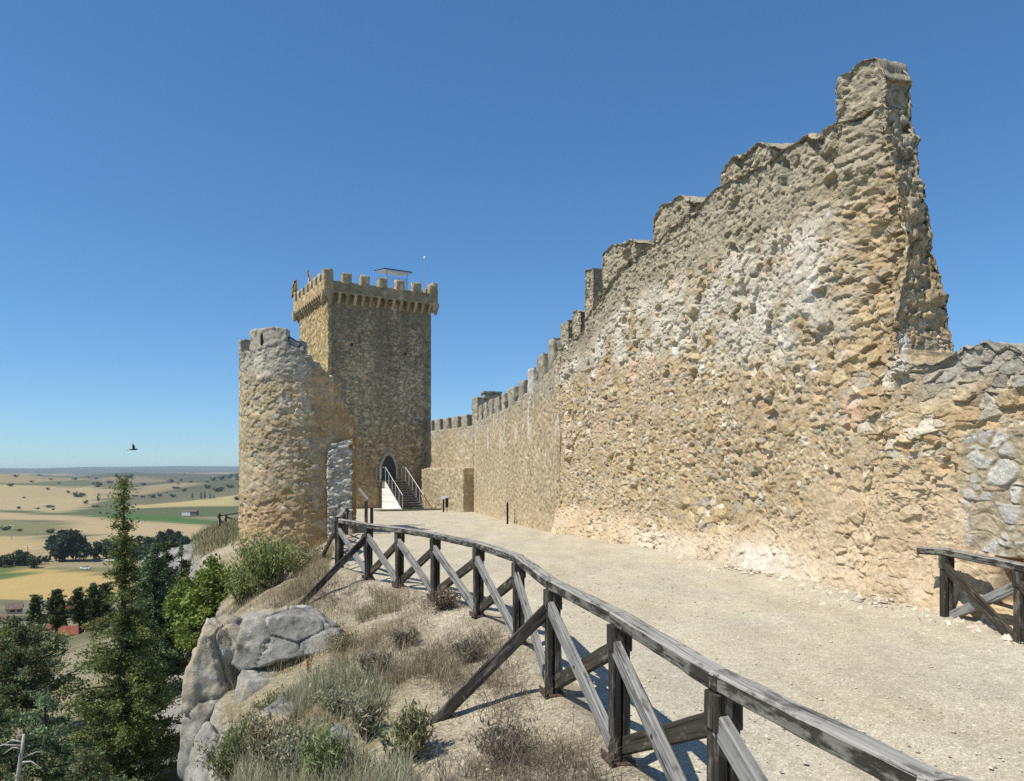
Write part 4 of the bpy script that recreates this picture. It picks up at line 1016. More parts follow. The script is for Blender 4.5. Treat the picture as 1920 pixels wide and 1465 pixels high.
# dry tangled stems near the fence
def scrub(name, P, L, n_per, colr, label, wid=.004):
    m = len(P) * n_per; c = np.repeat(P, n_per, 0) + rng.normal(0, .06, (m, 3)) * np.array([1, 1, 0]); c[:, 2] = height(c[:, 0], c[:, 1]) - .01
    V, Q, T, C = blades(c, L * rng.uniform(.4, 1.2, m), np.full(m, wid), rng.uniform(.5, 1.5, m), colr[rng.integers(0, len(colr), m)] * rng.uniform(.7, 1.2, (m, 1)))
    # side twigs
    k = m * 2; i = rng.integers(0, m, k); f = rng.uniform(.3, .9, k)
    mid = V.reshape(-1, 7, 3)[i, 2] * (1 - f)[:, None] + V.reshape(-1, 7, 3)[i, 6] * f[:, None]
    V2, Q2, T2, C2 = blades(mid, L * .4 * rng.uniform(.3, 1, k), np.full(k, wid * .7), rng.uniform(.6, 1.6, k), colr[rng.integers(0, len(colr), k)])
    o = mk(name, np.concatenate([V, V2]), np.concatenate([Q, Q2 + len(V)]), np.concatenate([T, T2 + len(V)]), M['grass'], col=np.concatenate([C, C2])); o['kind'] = 'stuff'; tag(o, label, 'dry scrub')
DRY = np.array([(.15, .12, .085), (.20, .16, .115), (.11, .095, .07), (.25, .20, .14)])
P1 = np.concatenate([bank_points(230, 4.2, 8, .08, .62, .0, 5), bank_points(230, 8, 13, .06, .7, .02, 6), bank_points(260, 12, 26, .15, .95, -.05, 7)])
scrub('dry_scrub', P1, .30, 9, DRY, 'tangled dry brown stems on the stony bank')

DRY_ = np.array([(.22, .185, .135), (.28, .235, .165), (.17, .15, .11), (.33, .29, .2)])
def weed(loc, h, r, n, cols, name, label, cat='weed', leaf=.03, upb=.6, mat='leaf', stems=24, asp=3.2):
    """a leafy many-stemmed plant"""
    x, y = loc; z = ground_z(x, y); r_ = root(name, (x, y, z), label, cat)
    b = MB(); S = []
    for k in range(stems):
        a = random.uniform(0, 6.28); q = random.uniform(.1, 1) * r; hh = h * random.uniform(.55, 1.05)
        p0 = Vector((x + math.cos(a) * q * .2, y + math.sin(a) * q * .2, z - .03)); p2 = Vector((x + math.cos(a) * q, y + math.sin(a) * q, z + hh)); p1 = (p0 + p2) / 2 + Vector((0, 0, hh * .12))
        b.tube([p0, p1, p2], [.008 * h / .6, .006 * h / .6, .003], 4); S.append((p0, p1, p2))
    b.build('stems', M['bark'] if mat != 'grass' else M['twig'], r_)
    i = rng.integers(0, stems, n); f = rng.uniform(.25, 1.08, n); S = np.array([[list(p) for p in s] for s in S])
    C = np.where((f < .5)[:, None], S[i, 0] + (S[i, 1] - S[i, 0]) * (f * 2)[:, None], S[i, 1] + (S[i, 2] - S[i, 1]) * (f * 2 - 1)[:, None])
    C = C + rng.normal(0, r * .13, (n, 3)); ck = h01(hsh(i, i * 0, i * 0, 3), 2)
    c = cols[rng.integers(0, len(cols), n)] * (.65 + .7 * ck)[:, None]
    V, Q, Cc = leaves(C, leaf, c, asp, upb)
    mk('foliage', V, Q, mat=M[mat], col=Cc, parent=r_)
BROOM = np.array([(.17, .21, .065), (.21, .24, .085), (.26, .27, .12), (.13, .17, .05)])
weed(gl(505, 1120, 17.0), 1.2, .85, 5600, BROOM * 1.35, 'broom_shrub', 'feathery green broom shrub at the foot of the round tower', 'shrub', .022, 1.5, stems=80, asp=4.5)
weed(gl(462, 1110, 18.5), 1.2, .6, 3600, BROOM * 1.5, 'broom_shrub', 'paler broom shrub leaning over the cliff edge left of the round tower', 'shrub', .022, 1.5, stems=60, asp=4.5)
weed(gl(560, 1080, 18.5), .65, .6, 1800, STRAW, 'dry_bush', 'straw coloured dry bush below the right foot of the round tower', 'bush', .03, 1.0, 'grass', 40)
weed(gl(770, 1370, 5.5), .33, .2, 1800, np.array([(.17, .20, .075), (.25, .25, .12), (.36, .31, .18)]), 'thistle', 'green spiky weed growing beside the foot of the long strut', 'weed', .012, 1.4, stems=50, asp=5)
weed(gl(735, 1350, 5.6), .30, .14, 120, np.array([(.16, .21, .10), (.2, .25, .13)]), 'leafy_weed', 'broad leaved pale green weed near the small boulder', 'weed', .03, .5, stems=8, asp=1.7)
weed(gl(520, 1290, 8.2), .28, .28, 1500, np.array([(.17, .20, .08), (.22, .23, .11)]), 'bushy_weed', 'small green weed in front of the cracked outcrop', 'weed', .012, 1.0, stems=30, asp=4)
weed(gl(430, 1390, 7.2), .36, .32, 2600, np.array([(.16, .19, .075), (.21, .22, .10), (.26, .24, .13)]), 'bushy_weed', 'green weed overhanging the cliff edge below the outcrop', 'weed', .013, 1.0, stems=40, asp=4)
weed(gl(560, 1420, 6.3), .3, .32, 2600, GREY, 'bushy_weed', 'grey flowering weed at the bottom edge under the outcrop', 'weed', .013, .9, stems=40, asp=3.5)
weed(gl(640, 1330, 7.2), .26, .26, 2000, GREY, 'bushy_weed', 'pale grey green weed halfway up the bank', 'weed', .013, 1.1, stems=40, asp=4)
weed(gl(830, 1120, 10.0), .24, .28, 900, DRY * 1.3, 'dry_bush', 'dry brown bush at the foot of a fence post', 'bush', .018, .6, 'grass', 40)
for i, (px, Y, hh, rr, cc, lb) in enumerate([
        (690, 6.2, .34, .2, GREY, 'grey thistle between the bottom boulder and the tall grass'), (610, 5.6, .4, .25, GREEN * 1.3, 'green stalky weed at the bottom edge left of the boulder'),
        (505, 6.6, .42, .25, STRAW, 'straw dry weed near the cliff edge at the bottom'), (470, 7.0, .36, .25, GREEN * 1.2, 'low green weed on the cliff edge at the bottom left'),
        (700, 8.2, .17, .2, DRY_, 'grey brown dry weed halfway between outcrop and fence'), (760, 9.0, .16, .2, DRY_, 'dark dry weed under the middle of the fence'),
        (880, 7.6, .18, .2, DRY_, 'twiggy dry weed close to the fence post'), (640, 9.6, .2, .22, STRAW, 'pale dry tuft behind the cracked outcrop'), (950, 5.0, .18, .26, DRY_, 'grey dry tangle at the foot of the big strut')]):
    weed(gl(px, 0, Y), hh, rr, 1500, cc, 'dry_weed' if cc is not GREY else 'thistle', lb, 'weed', .011, 1.2, 'grass', 46, 5)
po = gl(577, 1222, 9.0)
weed((po[0], po[1]), .26, .10, 22, np.array([(.55, .03, .02), (.6, .05, .03), (.15, .2, .06)]), 'red_poppy', 'small red poppies flowering by the crack of the outcrop', 'flower', .019, .2, stems=9, asp=1.4)
Pm = []
for _ in range(9000):
    yy = random.uniform(38, 55); xx = float(x2(yy)) + random.uniform(-.3, 4.5); Pm.append((xx, yy, 0))
Pm = np.array(Pm); Pm[:, 2] = height(Pm[:, 0], Pm[:, 1])
grass_field('mound_grass', Pm, .55, .03, .7, np.concatenate([STRAW, GREEN[:2]]), 'dry and green grass on the mound left of the round tower')

# ---- trees
def trunk_tube(b, pts, r0, r1): b.tube(pts, list(np.linspace(r0, r1, len(pts))), 9)
def conifer(loc, H, prof, nbr, leafsize, nleaf, cols, name, label, droop=.15, up=.0, group=None, gapn=.0, trunk_r=.12, bare=.05, lean=(0, 0), mat='needle', clump=.16, z=None, seed=0, brlen=1.):
    x, y = loc; z = ground_z(x, y) if z is None else z
    r_ = root(name, (x, y, z), label, 'tree', group)
    cl = lambda f: np.array([x + lean[0] * f * f * H, y + lean[1] * f * f * H, z + H * f])
    b = MB(); trunk_tube(b, [Vector(cl(f) - (0, 0, .3 * (f == 0))) for f in np.linspace(0, .98, 9)], trunk_r, .015)
    pf = np.array(prof); S0 = []; S1 = []; wt = []
    for k in range(nbr):
        f = bare + (1 - bare) * (k + random.random()) / nbr; rr = np.interp(f, pf[:, 0], pf[:, 1]) * random.uniform(.45, 1.15) * brlen
        if random.random() < gapn: continue
        a = k * 2.399 + random.uniform(-.5, .5); p0 = cl(f); tip = p0 + np.array([math.cos(a) * rr, math.sin(a) * rr, rr * (up + random.uniform(-.12, .12)) - droop * rr])
        S0.append(p0); S1.append(tip); wt.append(rr + .12)
        if rr > .35: b.tube([Vector(p0), Vector(p0 * .4 + tip * .6), Vector(tip)], [.028 * min(rr, 1.5), .016 * min(rr, 1.5), .004], 4)
    b.build('trunk', M['bark'], r_, True)
    S0 = np.array(S0); S1 = np.array(S1); wt = np.array(wt) ** 1.4; wt /= wt.sum()
    # sub-sprays along each limb, then needles round each spray
    ns = max(60, nleaf // 55); i = rng.choice(len(S0), ns, p=wt); f = rng.uniform(.12, 1.05, ns) ** .8
    ctr = S0[i] + (S1[i] - S0[i]) * f[:, None] + rng.normal(0, clump * .9, (ns, 3)) * np.array([1, 1, .7]) * np.minimum(1, np.linalg.norm(S1[i] - S0[i], axis=1)[:, None])
    dr = (S1[i] - S0[i]); dr /= np.maximum(np.linalg.norm(dr, axis=1, keepdims=True), 1e-6)
    tone = rng.uniform(.5, 1.5, ns)
    m = rng.integers(0, ns, nleaf); t = rng.normal(0, 1, nleaf)
    C = ctr[m] + dr[m] * (t * clump * .8)[:, None] + rng.normal(0, clump * .34, (nleaf, 3)) - np.array([0, 0, 1.]) * (np.abs(t) * clump * .15)[:, None]
    c = 1.22 * cols[rng.integers(0, len(cols), nleaf)] * tone[m][:, None] * rng.uniform(.8, 1.2, (nleaf, 1))
    V, Q, Cc = leaves(C, leafsize, c, 2.2, .25, dr[m], .8)
    mk('crown', V, Q, mat=M[mat], col=Cc, parent=r_)
    return r_
def broadleaf(loc, H, Rr, ncl, nleaf, leafsize, cols, name, label, group=None, z=None, crown0=.25, trunk_r=.15, fill=.75, stretch=1.0):
    x, y = loc; z = ground_z(x, y) if z is None else z
    r_ = root(name, (x, y, z), label, 'tree', group); b = MB()
    cz = z + H * (crown0 + (1 - crown0) / 2); hz = H * (1 - crown0) / 2
    trunk_tube(b, [Vector((x + .1 * math.sin(k), y, z - .3 + (cz - z) * k / 4)) for k in range(5)], trunk_r, trunk_r * .5)
    u = rng.normal(size=(ncl, 3)); u /= np.linalg.norm(u, axis=1, keepdims=True); rad = rng.uniform(.25, 1, ncl) ** .45
    ctr = np.array([x, y, cz]) + u * rad[:, None] * np.array([Rr * .85, Rr * .85, hz * .88]) * rng.uniform(.75, 1.12, (ncl, 1))
    for k in range(0, ncl, max(1, ncl // 14)): b.tube([Vector((x, y, cz - hz * .5)), Vector(ctr[k]) * .5 + Vector((x, y, cz - hz * .2)) * .5, Vector(ctr[k])], [trunk_r * .4, trunk_r * .25, .01], 4)
    b.build('trunk', M['bark'], r_, True)
    tone = rng.uniform(.6, 1.4, ncl); m = rng.integers(0, ncl, nleaf)
    C = ctr[m] + rng.normal(0, 1, (nleaf, 3)) * np.array([1, 1, .8]) * (Rr * fill * 1.15 / ncl ** (1 / 3)) * .55
    c = cols[rng.integers(0, len(cols), nleaf)] * tone[m][:, None] * rng.uniform(.8, 1.2, (nleaf, 1))
    V, Q, Cc = leaves(C, leafsize, c, 1.5, .1); mk('crown', V, Q, mat=M['leaf'], col=Cc, parent=r_)
    return r_
OLIVE = np.array([(.085, .115, .036), (.11, .135, .045), (.07, .095, .030), (.12, .12, .045)])
BLUE = np.array([(.075, .11, .058), (.068, .098, .05), (.09, .13, .07), (.06, .08, .036)])
PINE = np.array([(.05, .065, .024), (.065, .08, .03), (.04, .052, .02)])
LIME = np.array([(.145, .20, .04), (.175, .22, .05), (.11, .155, .034), (.19, .22, .065)])
MIXC = np.array([(.08, .11, .05), (.10, .115, .042), (.08, .12, .062), (.12, .095, .05)])
zt = -8.6; Hc = 1.62 + 8.6
conifer(gl(232, 0, 21), Hc, [(0, 1.5), (.15, 1.6), (.30, 1.5), (.43, 1.2), (.54, .85), (.64, .60), (.72, .42), (.86, .30), (.95, .16), (1, .05)], 260, .038, 72000, OLIVE * 1.45, 'tall_cypress', 'tall ragged olive cypress whose thin top reaches the horizon', .10, .15, z=zt, trunk_r=.17, bare=.02, clump=.17, gapn=.22)
conifer(gl(255, 0, 23.5), 5.3, [(0, 1.3), (.4, 1.0), (.8, .4), (1, .08)], 90, .05, 13000, OLIVE * .9, 'cypress', 'shorter dark cypress close behind the tall ragged one', .05, .3, z=-7.4, trunk_r=.1, clump=.16)
conifer(gl(289, 0, 30), 6.2, [(0, .5), (.12, 1.2), (.4, 1.1), (.7, .75), (.88, .38), (1, .1)], 150, .05, 30000, BLUE * 1.7, 'blue_cedar', 'blue green conifer between the tall cypress and the bright green tree', .25, .1, z=-7.2, trunk_r=.14, clump=.20, gapn=.05)
conifer(gl(312, 0, 34), 6.6, [(0, .5), (.15, 1.2), (.5, .95), (.8, .5), (1, .08)], 110, .07, 14000, PINE * 1.6, 'dark_conifer', 'dark narrow conifer behind the blue green one', .1, .2, z=-8.0, trunk_r=.13, clump=.18)
conifer(gl(340, 0, 33.5), 5.4, [(0, .4), (.15, .8), (.6, .6), (1, .06)], 70, .06, 7000, OLIVE, 'young_conifer', 'small olive conifer touching the bright green tree', .05, .25, z=-7.0, trunk_r=.09, clump=.15)
broadleaf(gl(388, 0, 29.5), 5.2, 1.75, 130, 19000, .09, LIME * 1.3, 'leafy_tree', 'bright green broadleaf tree below the round tower', z=-6.6, crown0=.12)
broadleaf(gl(424, 0, 31), 3.6, 1.0, 45, 7000, .11, LIME * .8, 'leafy_tree', 'smaller green tree tucked against the cliff by the round tower', z=-6.3, crown0=.1)
conifer(gl(50, 0, 27), 5.9, [(0, .2), (.3, .9), (.5, 1.5), (.75, 1.3), (.92, .7), (1, .15)], 100, .055, 17000, MIXC * 1.7, 'green_pine', 'bushy green pine on a bent trunk at the left', .0, .3, z=-9.4, trunk_r=.13, bare=.35, clump=.22, lean=(-.06, 0), gapn=.08)
conifer(gl(15, 0, 29), 5.6, [(0, .3), (.35, 1.1), (.6, 1.4), (.85, .9), (1, .15)], 90, .055, 13000, LIME * 1.0, 'green_pine', 'rounded mid green pine at the left edge of the view', .0, .3, z=-9.8, trunk_r=.12, bare=.35, clump=.22, gapn=.08)
conifer(gl(85, 0, 18.5), 4.6, [(0, 1.5), (.4, 1.6), (.75, 1.0), (1, .15)], 70, .038, 21000, BLUE * 1.8, 'cedar', 'open cedar with blue green tufts in front of the hillside path', .05, .1, z=-8.1, trunk_r=.11, clump=.15, gapn=.2)
conifer(gl(-10, 0, 17), 4.4, [(0, 1.3), (.4, 1.35), (.75, .9), (1, .12)], 65, .038, 19000, MIXC * 1.6, 'cedar', 'brownish green cedar cut by the left edge near the dead trunk', .05, .1, z=-7.9, trunk_r=.11, clump=.15, gapn=.2)
conifer(gl(160, 0, 17.2), 3.5, [(0, 1.4), (.5, 1.1), (1, .12)], 60, .038, 15000, MIXC * 1.5, 'cedar', 'low dark cedar in front of the tall cypress at the bottom edge', .05, .15, z=-8.0, trunk_r=.1, clump=.15, gapn=.15)
conifer(gl(172, 0, 24), 3.6, [(0, .9), (.3, 1.5), (.65, 1.1), (1, .12)], 80, .045, 9000, OLIVE * 1.5, 'juniper', 'spreading olive juniper left of the tall cypress', .0, .3, z=-8.9, trunk_r=.1, clump=.18, gapn=.1)
dt = root('dead_tree', (*gl(8, 0, 16.5), -8.2), 'bleached leafless dead trunk leaning at the bottom left', 'tree'); dx, dy = gl(8, 0, 16.5)
b = MB(); trunk_tube(b, [Vector((dx + .06 * k + .03 * math.sin(k), dy, -8.2 + .6 * k)) for k in range(8)], .10, .03)
for k in range(30):
    f = random.uniform(1.5, 6.8); p = Vector((dx + .06 * f, dy, -8.2 + .6 * f)); a = random.uniform(-.9, .9) + (math.pi if random.random() < .4 else 0); L = random.uniform(.25, .8)
    b.tube([p, p + Vector((math.cos(a) * L * .5, math.sin(a) * L * .5, .06)), p + Vector((math.cos(a) * L, math.sin(a) * L, -.05))], [.025, .015, .005], 5)
b.build('trunk', M['deadbark'], dt, True)
for i, (px, py, tp, hw, lb) in enumerate([(106, 1188, 1108, 15, 'spindly dark pine, first of the row on the slope above the red roofs'), (150, 1194, 1104, 20, 'broad dark pine with a leaning trunk above the red roofs'),
                                     (176, 1180, 1095, 13, 'tall dark pine right beside the broad leaning one'), (199, 1172, 1095, 9, 'slim dark cypress right of the pine row'), (67, 1170, 1118, 11, 'dark spire tree beside the brown roofed house')]):
    Y = 66 + i * 2; s = Y / FPX; zb = CAMZ - (py - HZ) * s
    g = ground_z(*gl(px, 0, Y)); H = (HZ - tp) * s + CAMZ - g
    conifer(gl(px, 0, Y), H, [(0, .1), (.3, hw * s * .85), (.6, hw * s * .8), (.85, hw * s * .4), (1, .05)], 60, .13, 5200, PINE * 1.3, 'dark_pine', lb, .05, .3, 'dark pines above the village', z=g, trunk_r=.16, bare=.30, clump=.26, lean=(-.05 if i == 1 else 0, 0))
# copies of small far trees in the valley
def march(px, py, y0=25.):
    Y = y0 * 1.006 ** np.arange(1000); X = (px - 960) / FPX * Y; zr = CAMZ - (py - HZ) / FPX * Y; g = height(X, Y); k = np.argmax(zr < g) if (zr < g).any() else 700
    return float(X[k]), float(Y[k]), float(g[k])
def far_tree(kind, H, Rr, cols, name, nleaf=420, tall=False):
    r_ = root(name, (0, 0, 0), 'x', 'tree'); b = MB(); trunk_tube(b, [Vector((0, 0, -.3)), Vector((0, 0, H * .25)), Vector((0, 0, H * .7))], .3, .1); b.build('trunk', M['bark'], r_)
    ncl = 40; u = rng.normal(size=(ncl, 3)); u /= np.linalg.norm(u, axis=1, keepdims=True)
    ctr = np.array([0, 0, H * .53]) + u * rng.uniform(.4, 1, (ncl, 1)) ** .5 * np.array([Rr, Rr, H * .42])
    tone = rng.uniform(.55, 1.4, ncl); m = rng.integers(0, ncl, nleaf)
    C = ctr[m] + rng.normal(0, Rr * .16, (nleaf, 3)); c = cols[rng.integers(0, len(cols), nleaf)] * tone[m][:, None]
    V, Q, Cc = leaves(C, Rr * .22, c, 1.3, .1); mk('crown', V, Q, mat=M['leaf'], col=Cc, parent=r_); return r_
FT = np.array([(.065, .095, .045), (.08, .11, .05), (.05, .075, .035)]); FP = np.array([(.05, .08, .048), (.065, .09, .055)])
protos = [far_tree(0, 10, 4.2, FT, 'valley_tree', 900), far_tree(1, 14, 5.0, FP, 'poplar_tree', 1200), far_tree(2, 12, 1.8, FP, 'poplar_tree', 600), far_tree(3, 4, 2.6, FT * 1.05, 'field_bush', 300)]
used = [False] * 4
def put(kind, px, py, h_px, label, group, zl=None, wide=1.0):
    if zl is None:
        X, Y, z = march(px, py)
    p = protos[kind]; H0 = (10, 14, 12, 4)[kind]; s = h_px / FPX * Y / H0
    if used[kind]:
        o = p.copy(); COL.objects.link(o)
        for ch in p.children:
            c = ch.copy(); COL.objects.link(c); c.parent = o
    else: o = p; used[kind] = True
    o.location = (X, Y, z); o.scale = (s * wide, s * wide, s); o.rotation_euler = (0, 0, random.uniform(0, 6.28))
    tag(o, label, 'bush' if kind == 3 else 'tree', group)
for px, py, h_ in [(105, 1052, 48), (122, 1053, 60), (142, 1052, 56), (115, 1055, 40), (152, 1054, 44)]: put(1, px, py, h_, 'tree in the big dark green clump standing in the wheat fields', 'dark tree clump in the fields', wide=1.0)
for px, py, h_ in [(180, 1048, 32), (200, 1048, 38), (216, 1048, 42), (262, 1047, 42), (276, 1050, 44), (248, 1050, 30)]: put(0, px, py, h_, 'tree in the belt crossing the fields behind the tall cypress', 'tree belt in the fields')
for px, py, h_ in [(302, 1046, 48), (318, 1046, 52), (334, 1047, 50), (345, 1050, 44), (310, 1052, 36)]: put(1, px, py, h_, 'tree in the silvery poplar grove left of the rock mound', 'poplar grove by the mound', wide=.9)
for px, py, h_ in [(4, 1064, 22), (18, 1062, 24), (34, 1061, 30), (48, 1060, 26), (62, 1066, 24), (75, 1058, 16), (88, 1056, 14)]: put(0, px, py, h_, 'tree in the low row beyond the golden wheat field', 'low tree row by the wheat field')
for px, py, h_ in [(185, 943, 20), (361, 938, 15), (377, 938, 17), (384, 938, 18), (394, 938, 15), (401, 938, 12)]: put(2, px, py, h_, 'distant dark poplar in the middle of the plain', 'distant poplars on the plain')
for px, py, h_ in [(148, 933, 10), (160, 945, 12), (128, 925, 7), (300, 931, 8), (325, 933, 8), (345, 922, 9), (390, 917, 12), (408, 922, 9), (432, 915, 10), (445, 938, 9), (35, 955, 7), (45, 935, 4), (90, 920, 5), (20, 912, 6), (60, 905, 6),
                   (110, 908, 5), (95, 900, 5), (182, 914, 12), (205, 906, 8), (233, 905, 8), (222, 896, 8), (240, 896, 8), (270, 910, 7), (285, 934, 7), (268, 933, 6), (140, 900, 5), (165, 897, 4), (320, 905, 6), (340, 902, 7), (75, 893, 4), (30, 895, 4), (415, 900, 9), (430, 898, 9), (445, 897, 10), (400, 902, 7), (388, 905, 6), (10, 995, 8), (35, 997, 8), (95, 1000, 9), (70, 955, 4), (100, 957, 4), (252, 960, 4), (200, 965, 4)]:
    put(3, px, py, h_ * random.uniform(.55, 1.0), 'small dark bush scattered over the distant fields', 'scattered bushes on the plain', wide=random.uniform(.9, 2.2))
for _ in range(14):
    px, py = random.uniform(0, 452), 889 + 75 * random.random() ** 1.7
    put(3, px, py, random.uniform(1.6, 4.5) * (.6 + (py - 885) / 60), 'small dark bush scattered over the distant fields', 'scattered bushes on the plain', wide=random.uniform(1, 3))

# ---- village below the hill
def house(px, py, wpx, dpx, hpx, rpx, rot, wallm, roofm, label, chim=False):
    X, Y, z = march(px, py, 60.); k_ = Y / FPX; w, dp, h, rh = wpx * k_ / 2, dpx * k_ / 2, hpx * k_, rpx * k_
    r_ = root('village_house', (X, Y, z), label, 'house', 'houses of the village below')
    cr, sr = math.cos(rot), math.sin(rot)
    def q(a, c, zz): return Vector((X + a * cr - c * sr, Y + a * sr + c * cr, z + zz))
    b = MB(); b.prism([q(-w, -dp, -4), q(w, -dp, -4), q(w, dp, -4), q(-w, dp, -4)], (0, 0, h + 4)); wo = b.build('wall', wallm, r_)
    b = MB(); e = .25
    for sg in (-1, 1):
        b.prism([q(-w - e, sg * (dp + e), h - .15), q(w + e, sg * (dp + e), h - .15), q(w + e, 0, h + rh), q(-w - e, 0, h + rh)], (0, 0, .16))
    ro = b.build('roof', roofm, r_)
    b = MB(); b.prism([q(-w, -dp, h), q(-w, dp, h), q(-w, 0, h + rh)], q(.2, 0, 0) - q(0, 0, 0)); b.build('gable', wallm, wo); b = MB(); b.prism([q(w, -dp, h), q(w, dp, h), q(w, 0, h + rh)], q(-.2, 0, 0) - q(0, 0, 0)); b.build('gable', wallm, wo)
    for a in (-.5, .4):
        b = MB(); b.prism([q(w * a, -dp - .03, h * .35), q(w * a + .9, -dp - .03, h * .35), q(w * a + .9, -dp - .03, h * .75), q(w * a, -dp - .03, h * .75)], q(0, .02, 0) - q(0, 0, 0)); b.build('window', M['pane'], r_)
    if chim:
        b = MB(); b.prism([q(.5, .4, h), q(1.1, .4, h), q(1.1, 1, h), q(.5, 1, h)], (0, 0, rh + 1)); b.build('chimney', wallm, ro)
house(27, 1151, 24, 18, 9, 9, .5, M['render'], M['brownroof'], 'cream house with a brown roof at the edge of the wheat field')
house(106, 1188, 26, 18, 10, 9, .3, M['render'], M['redroof'], 'red roofed house half hidden by the dark pines')
house(125, 1160, 16, 14, 14, 8, 1.2, M['render'], M['redroof'], 'red gabled house between two dark pines', True)
house(184, 1182, 44, 26, 9, 15, .55, M['render'], M['redroof'], 'long low red roofed house right of the leaning pine')
house(196, 1160, 30, 18, 9, 8, -.2, M['render'], M['brownroof'], 'brown roofed house behind the long red roof')
house(132, 1198, 34, 20, 9, 11, .2, M['render'], M['redroof'], 'red roofed house with a cream wall at the foot of the pines')
house(4, 1172, 34, 22, 8, 10, .2, M['render'], M['brownroof'], 'brown roofed house cut by the left edge of the view')
def barn(px, py, Y):
    X, Y, z = march(px, py, 80.); z += 1; r_ = root('white_barn', (X, Y, z), 'small white barn alone beside the green field on the plain', 'barn')
    b = MB(); b.prism([(X - 4, Y - 3, z - 1), (X + 5, Y - 3, z - 1), (X + 5, Y + 3, z - 1), (X - 4, Y + 3, z - 1)], (0, 0, 4.2)); b.build('wall', M['whitewall'], r_)
    b = MB(); b.prism([(X - 4.3, Y - 3.3, z + 3.2), (X + 12, Y - 3.3, z + 3.2), (X + 12, Y, z + 4.4), (X - 4.3, Y, z + 4.4)], (0, 0, .2)); b.prism([(X - 4.3, Y + 3.3, z + 3.2), (X + 12, Y + 3.3, z + 3.2), (X + 12, Y, z + 4.4), (X - 4.3, Y, z + 4.4)], (0, 0, .2)); b.build('roof', M['brownroof'], r_)
    b = MB(); b.prism([(X + 5, Y - 2.8, z - 1), (X + 11.6, Y - 2.8, z - 1), (X + 11.6, Y + 2.8, z - 1), (X + 5, Y + 2.8, z - 1)], (0, 0, 4.15)); b.build('shed', M['brownroof'], r_)
barn(350, 967, 735)
for i, (px, py, col_) in enumerate([(160, 1071, 'whitewall'), (207, 1054, 'whitewall'), (262, 1090, 'whitewall')]):
    X, Y, z = march(px, py, 80.)
    r_ = root('parked_car', (X, Y, z), ['white car alone on the verge above the golden wheat field', 'white car parked by the tree belt left of the tall cypress', 'white car parked by the fields right of the tall cypress'][i], 'car', 'cars in the village')
    b = MB(); b.beam((X - 2.0, Y, z + .6), (X + 2.0, Y, z + .6), 1.7, .7, (0, 0, 1), .25, 2); b.build('body', M[col_], r_)
    b = MB(); b.beam((X - 1.2, Y, z + 1.15), (X + 1.1, Y, z + 1.15), 1.5, .5, (0, 0, 1), .4, 2); b.build('cabin', M['pane'], r_)
    for wx in (-1.3, 1.3):
        for wy in (-.75, .75):
            b = MB(); b.tube([(X + wx, Y + wy - .1, z + .3), (X + wx, Y + wy + .1, z + .3)], .32, 10); b.build('wheel', M['black'], r_)
for px, py, h_, lb in [(22, 1012, 28, 'slim electricity pylon standing in the fields at the left'), (52, 1046, 22, 'wooden power pole near the low tree row')]:
    Y = (CAMZ + 42) * FPX / (py - HZ); X = (px - 960) / FPX * Y; H = h_ / FPX * Y
    r_ = root('power_pole', (X, Y, -42), lb, 'power pole'); b = MB(); b.tube([(X, Y, -43), (X, Y, -42 + H)], [.35, .18], 6); b.build('pole', M['steel'], r_)
    b = MB(); b.beam((X - 1.6, Y, -42 + H * .93), (X + 1.6, Y, -42 + H * .93), .2, .2); b.build('crossarm', M['steel'], r_)

# ---- distant blue ridges
def ridge(Y, x0, x1_, z0, prof, name, seed, colr):
    n = 160; xs = np.linspace(x0, x1_, n); top = np.interp(np.linspace(0, 1, n), np.linspace(0, 1, len(prof)), prof) + 6 * fbm(np.stack([xs / 700, 0 * xs, 0 * xs], -1), seed, 4)
    rows = []
    for k, (dy, f) in enumerate(((-1800, 0.), (-1000, .45), (-500, .8), (0, 1.), (900, .9), (2200, 0.))):
        rows.append(np.stack([xs, 0 * xs + Y + dy + 150 * fbm(np.stack([xs / 900, 0 * xs + k, 0 * xs], -1), seed + 1, 3), z0 + (top - z0) * f], -1))
    P = np.stack(rows, 1); c = np.tile(np.array(colr), (P.shape[0] * P.shape[1], 1))
    o = mk(name, P.reshape(-1, 3), grid_q(*P.shape[:2])[:, ::-1], mat=M['terrain'], col=c); o['kind'] = 'structure'
ridge(7800, -9000, -1200, -45, [34, 38, 46, 38, 36, 14, -10], 'hills', 501, (.10, .115, .07))
ridge(10800, -11000, -1500, -45, [10, 8, 30, 70, 86, 72, 60], 'hills', 503, (.10, .115, .07))

# ---- the bird
bl = Vector(((250 - 960) / FPX * 14, 14, CAMZ + (HZ - 843) / FPX * 14))
bm_V = MB(); bm_V.tube([bl + Vector((-.085, 0, -.008)), bl + Vector((-.05, 0, -.002)), bl + Vector((-.01, 0, 0)), bl + Vector((.04, 0, .003)), bl + Vector((.065, 0, .006)), bl + Vector((.085, 0, .003))], [.003, .010, .017, .016, .012, .002], 10)
def wing(tip, w): 
    a = bl + Vector((.035, 0, .005)); c = bl + Vector((-.02, 0, .005)); m = bl + Vector(tip) * .55 + Vector((w, 0, .004)); t = bl + Vector(tip)
    bm_V.prism([a, m, t, c], (0, .004, 0.002))
wing((-.005, -.03, .115), .035); wing((-.06, .10, -.005), .03)
bm_V.prism([bl + Vector((-.07, 0, 0)), bl + Vector((-.13, .012, -.018)), bl + Vector((-.095, 0, -.008)), bl + Vector((-.12, -.01, -.028))], (0, 0, .004))
bo = bm_V.build('bird', M['bird'], None, True); tag(bo, 'small dark swallow flying with one wing raised over the fields', 'bird')

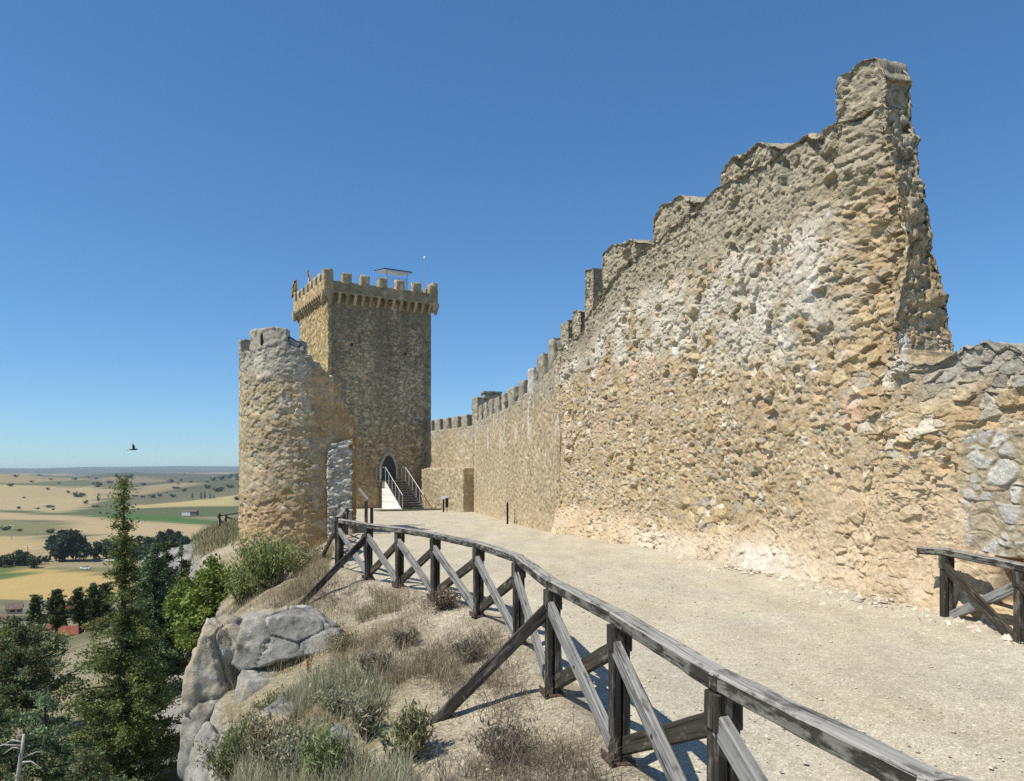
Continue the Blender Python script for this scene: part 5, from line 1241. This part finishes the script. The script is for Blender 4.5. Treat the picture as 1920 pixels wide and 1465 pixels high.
# ------------------------------------------------------------------ air, sky and sun
def haze():
    b = MB(); b.prism([(-13000, -80, -60), (5000, -80, -60), (5000, 14500, -60), (-13000, 14500, -60)], (0, 0, 120))
    k = bpy.data.materials.new('haze'); k.use_nodes = True; t = k.node_tree; t.nodes.clear()
    o = t.nodes.new('ShaderNodeOutputMaterial'); v = t.nodes.new('ShaderNodeVolumePrincipled'); v.inputs['Color'].default_value = (.76, .88, 1, 1); v.inputs['Density'].default_value = 7.5e-5; v.inputs['Anisotropy'].default_value = .2
    t.links.new(v.outputs[0], o.inputs['Volume']); ob = b.build('haze', k); ob['kind'] = 'stuff'; tag(ob, 'thin blue summer haze over the plain', 'haze')
HAZE = True
if HAZE: haze()
SD = Vector((-.503, -.243, .829)).normalized()
el = math.asin(SD.z); az = math.atan2(SD.x, SD.y)
w = bpy.data.worlds.new('World'); sc.world = w; w.use_nodes = True; nt = w.node_tree
sky = nt.nodes.new('ShaderNodeTexSky'); sky.sky_type = 'NISHITA'; sky.sun_disc = False; sky.sun_elevation = el; sky.sun_rotation = az
sky.altitude = 900; sky.air_density = 1.0; sky.dust_density = .0; sky.ozone_density = 2.6
hs = nt.nodes.new('ShaderNodeHueSaturation'); hs.inputs['Saturation'].default_value = 1.14; hs.inputs['Value'].default_value = 1.06; hs.inputs['Hue'].default_value = .496
nt.links.new(sky.outputs[0], hs.inputs['Color']); gm = nt.nodes.new('ShaderNodeGamma'); gm.inputs['Gamma'].default_value = .8; nt.links.new(hs.outputs[0], gm.inputs['Color'])
tn = nt.nodes.new('ShaderNodeMix'); tn.data_type = 'RGBA'; tn.blend_type = 'MULTIPLY'; tn.inputs[0].default_value = 1; tn.inputs[7].default_value = (.82, 1.16, 1.50, 1)
nt.links.new(gm.outputs[0], tn.inputs[6]); nt.links.new(tn.outputs[2], nt.nodes['Background'].inputs[0]); nt.nodes['Background'].inputs[1].default_value = .10
sl = bpy.data.lights.new('sun', 'SUN'); sl.energy = 4.5; sl.angle = R(.5); sl.color = (1, .955, .87)
so = bpy.data.objects.new('sun', sl); COL.objects.link(so); so.rotation_euler = SD.to_track_quat('Z', 'Y').to_euler(); so.location = SD * 60
cam = bpy.data.cameras.new('camera'); co = bpy.data.objects.new('camera', cam); COL.objects.link(co)
co.location = (0, 0, CAMZ); co.rotation_euler = (R(90), 0, 0); cam.sensor_width = 36; cam.lens = 36 * FPX / 1920
cam.shift_y = (HZ - 732.5) / 1920; cam.clip_start = .05; cam.clip_end = 40000
sc.camera = co
sc.view_settings.view_transform = 'Standard'; sc.view_settings.look = 'None'; sc.view_settings.exposure = .25; sc.view_settings.gamma = 1
sc.cycles.max_bounces = 6; sc.cycles.diffuse_bounces = 3; sc.cycles.transparent_max_bounces = 8; sc.cycles.volume_bounces = 0
sc.cycles.use_denoising = False; sc.cycles.use_adaptive_sampling = True; sc.cycles.adaptive_threshold = .01
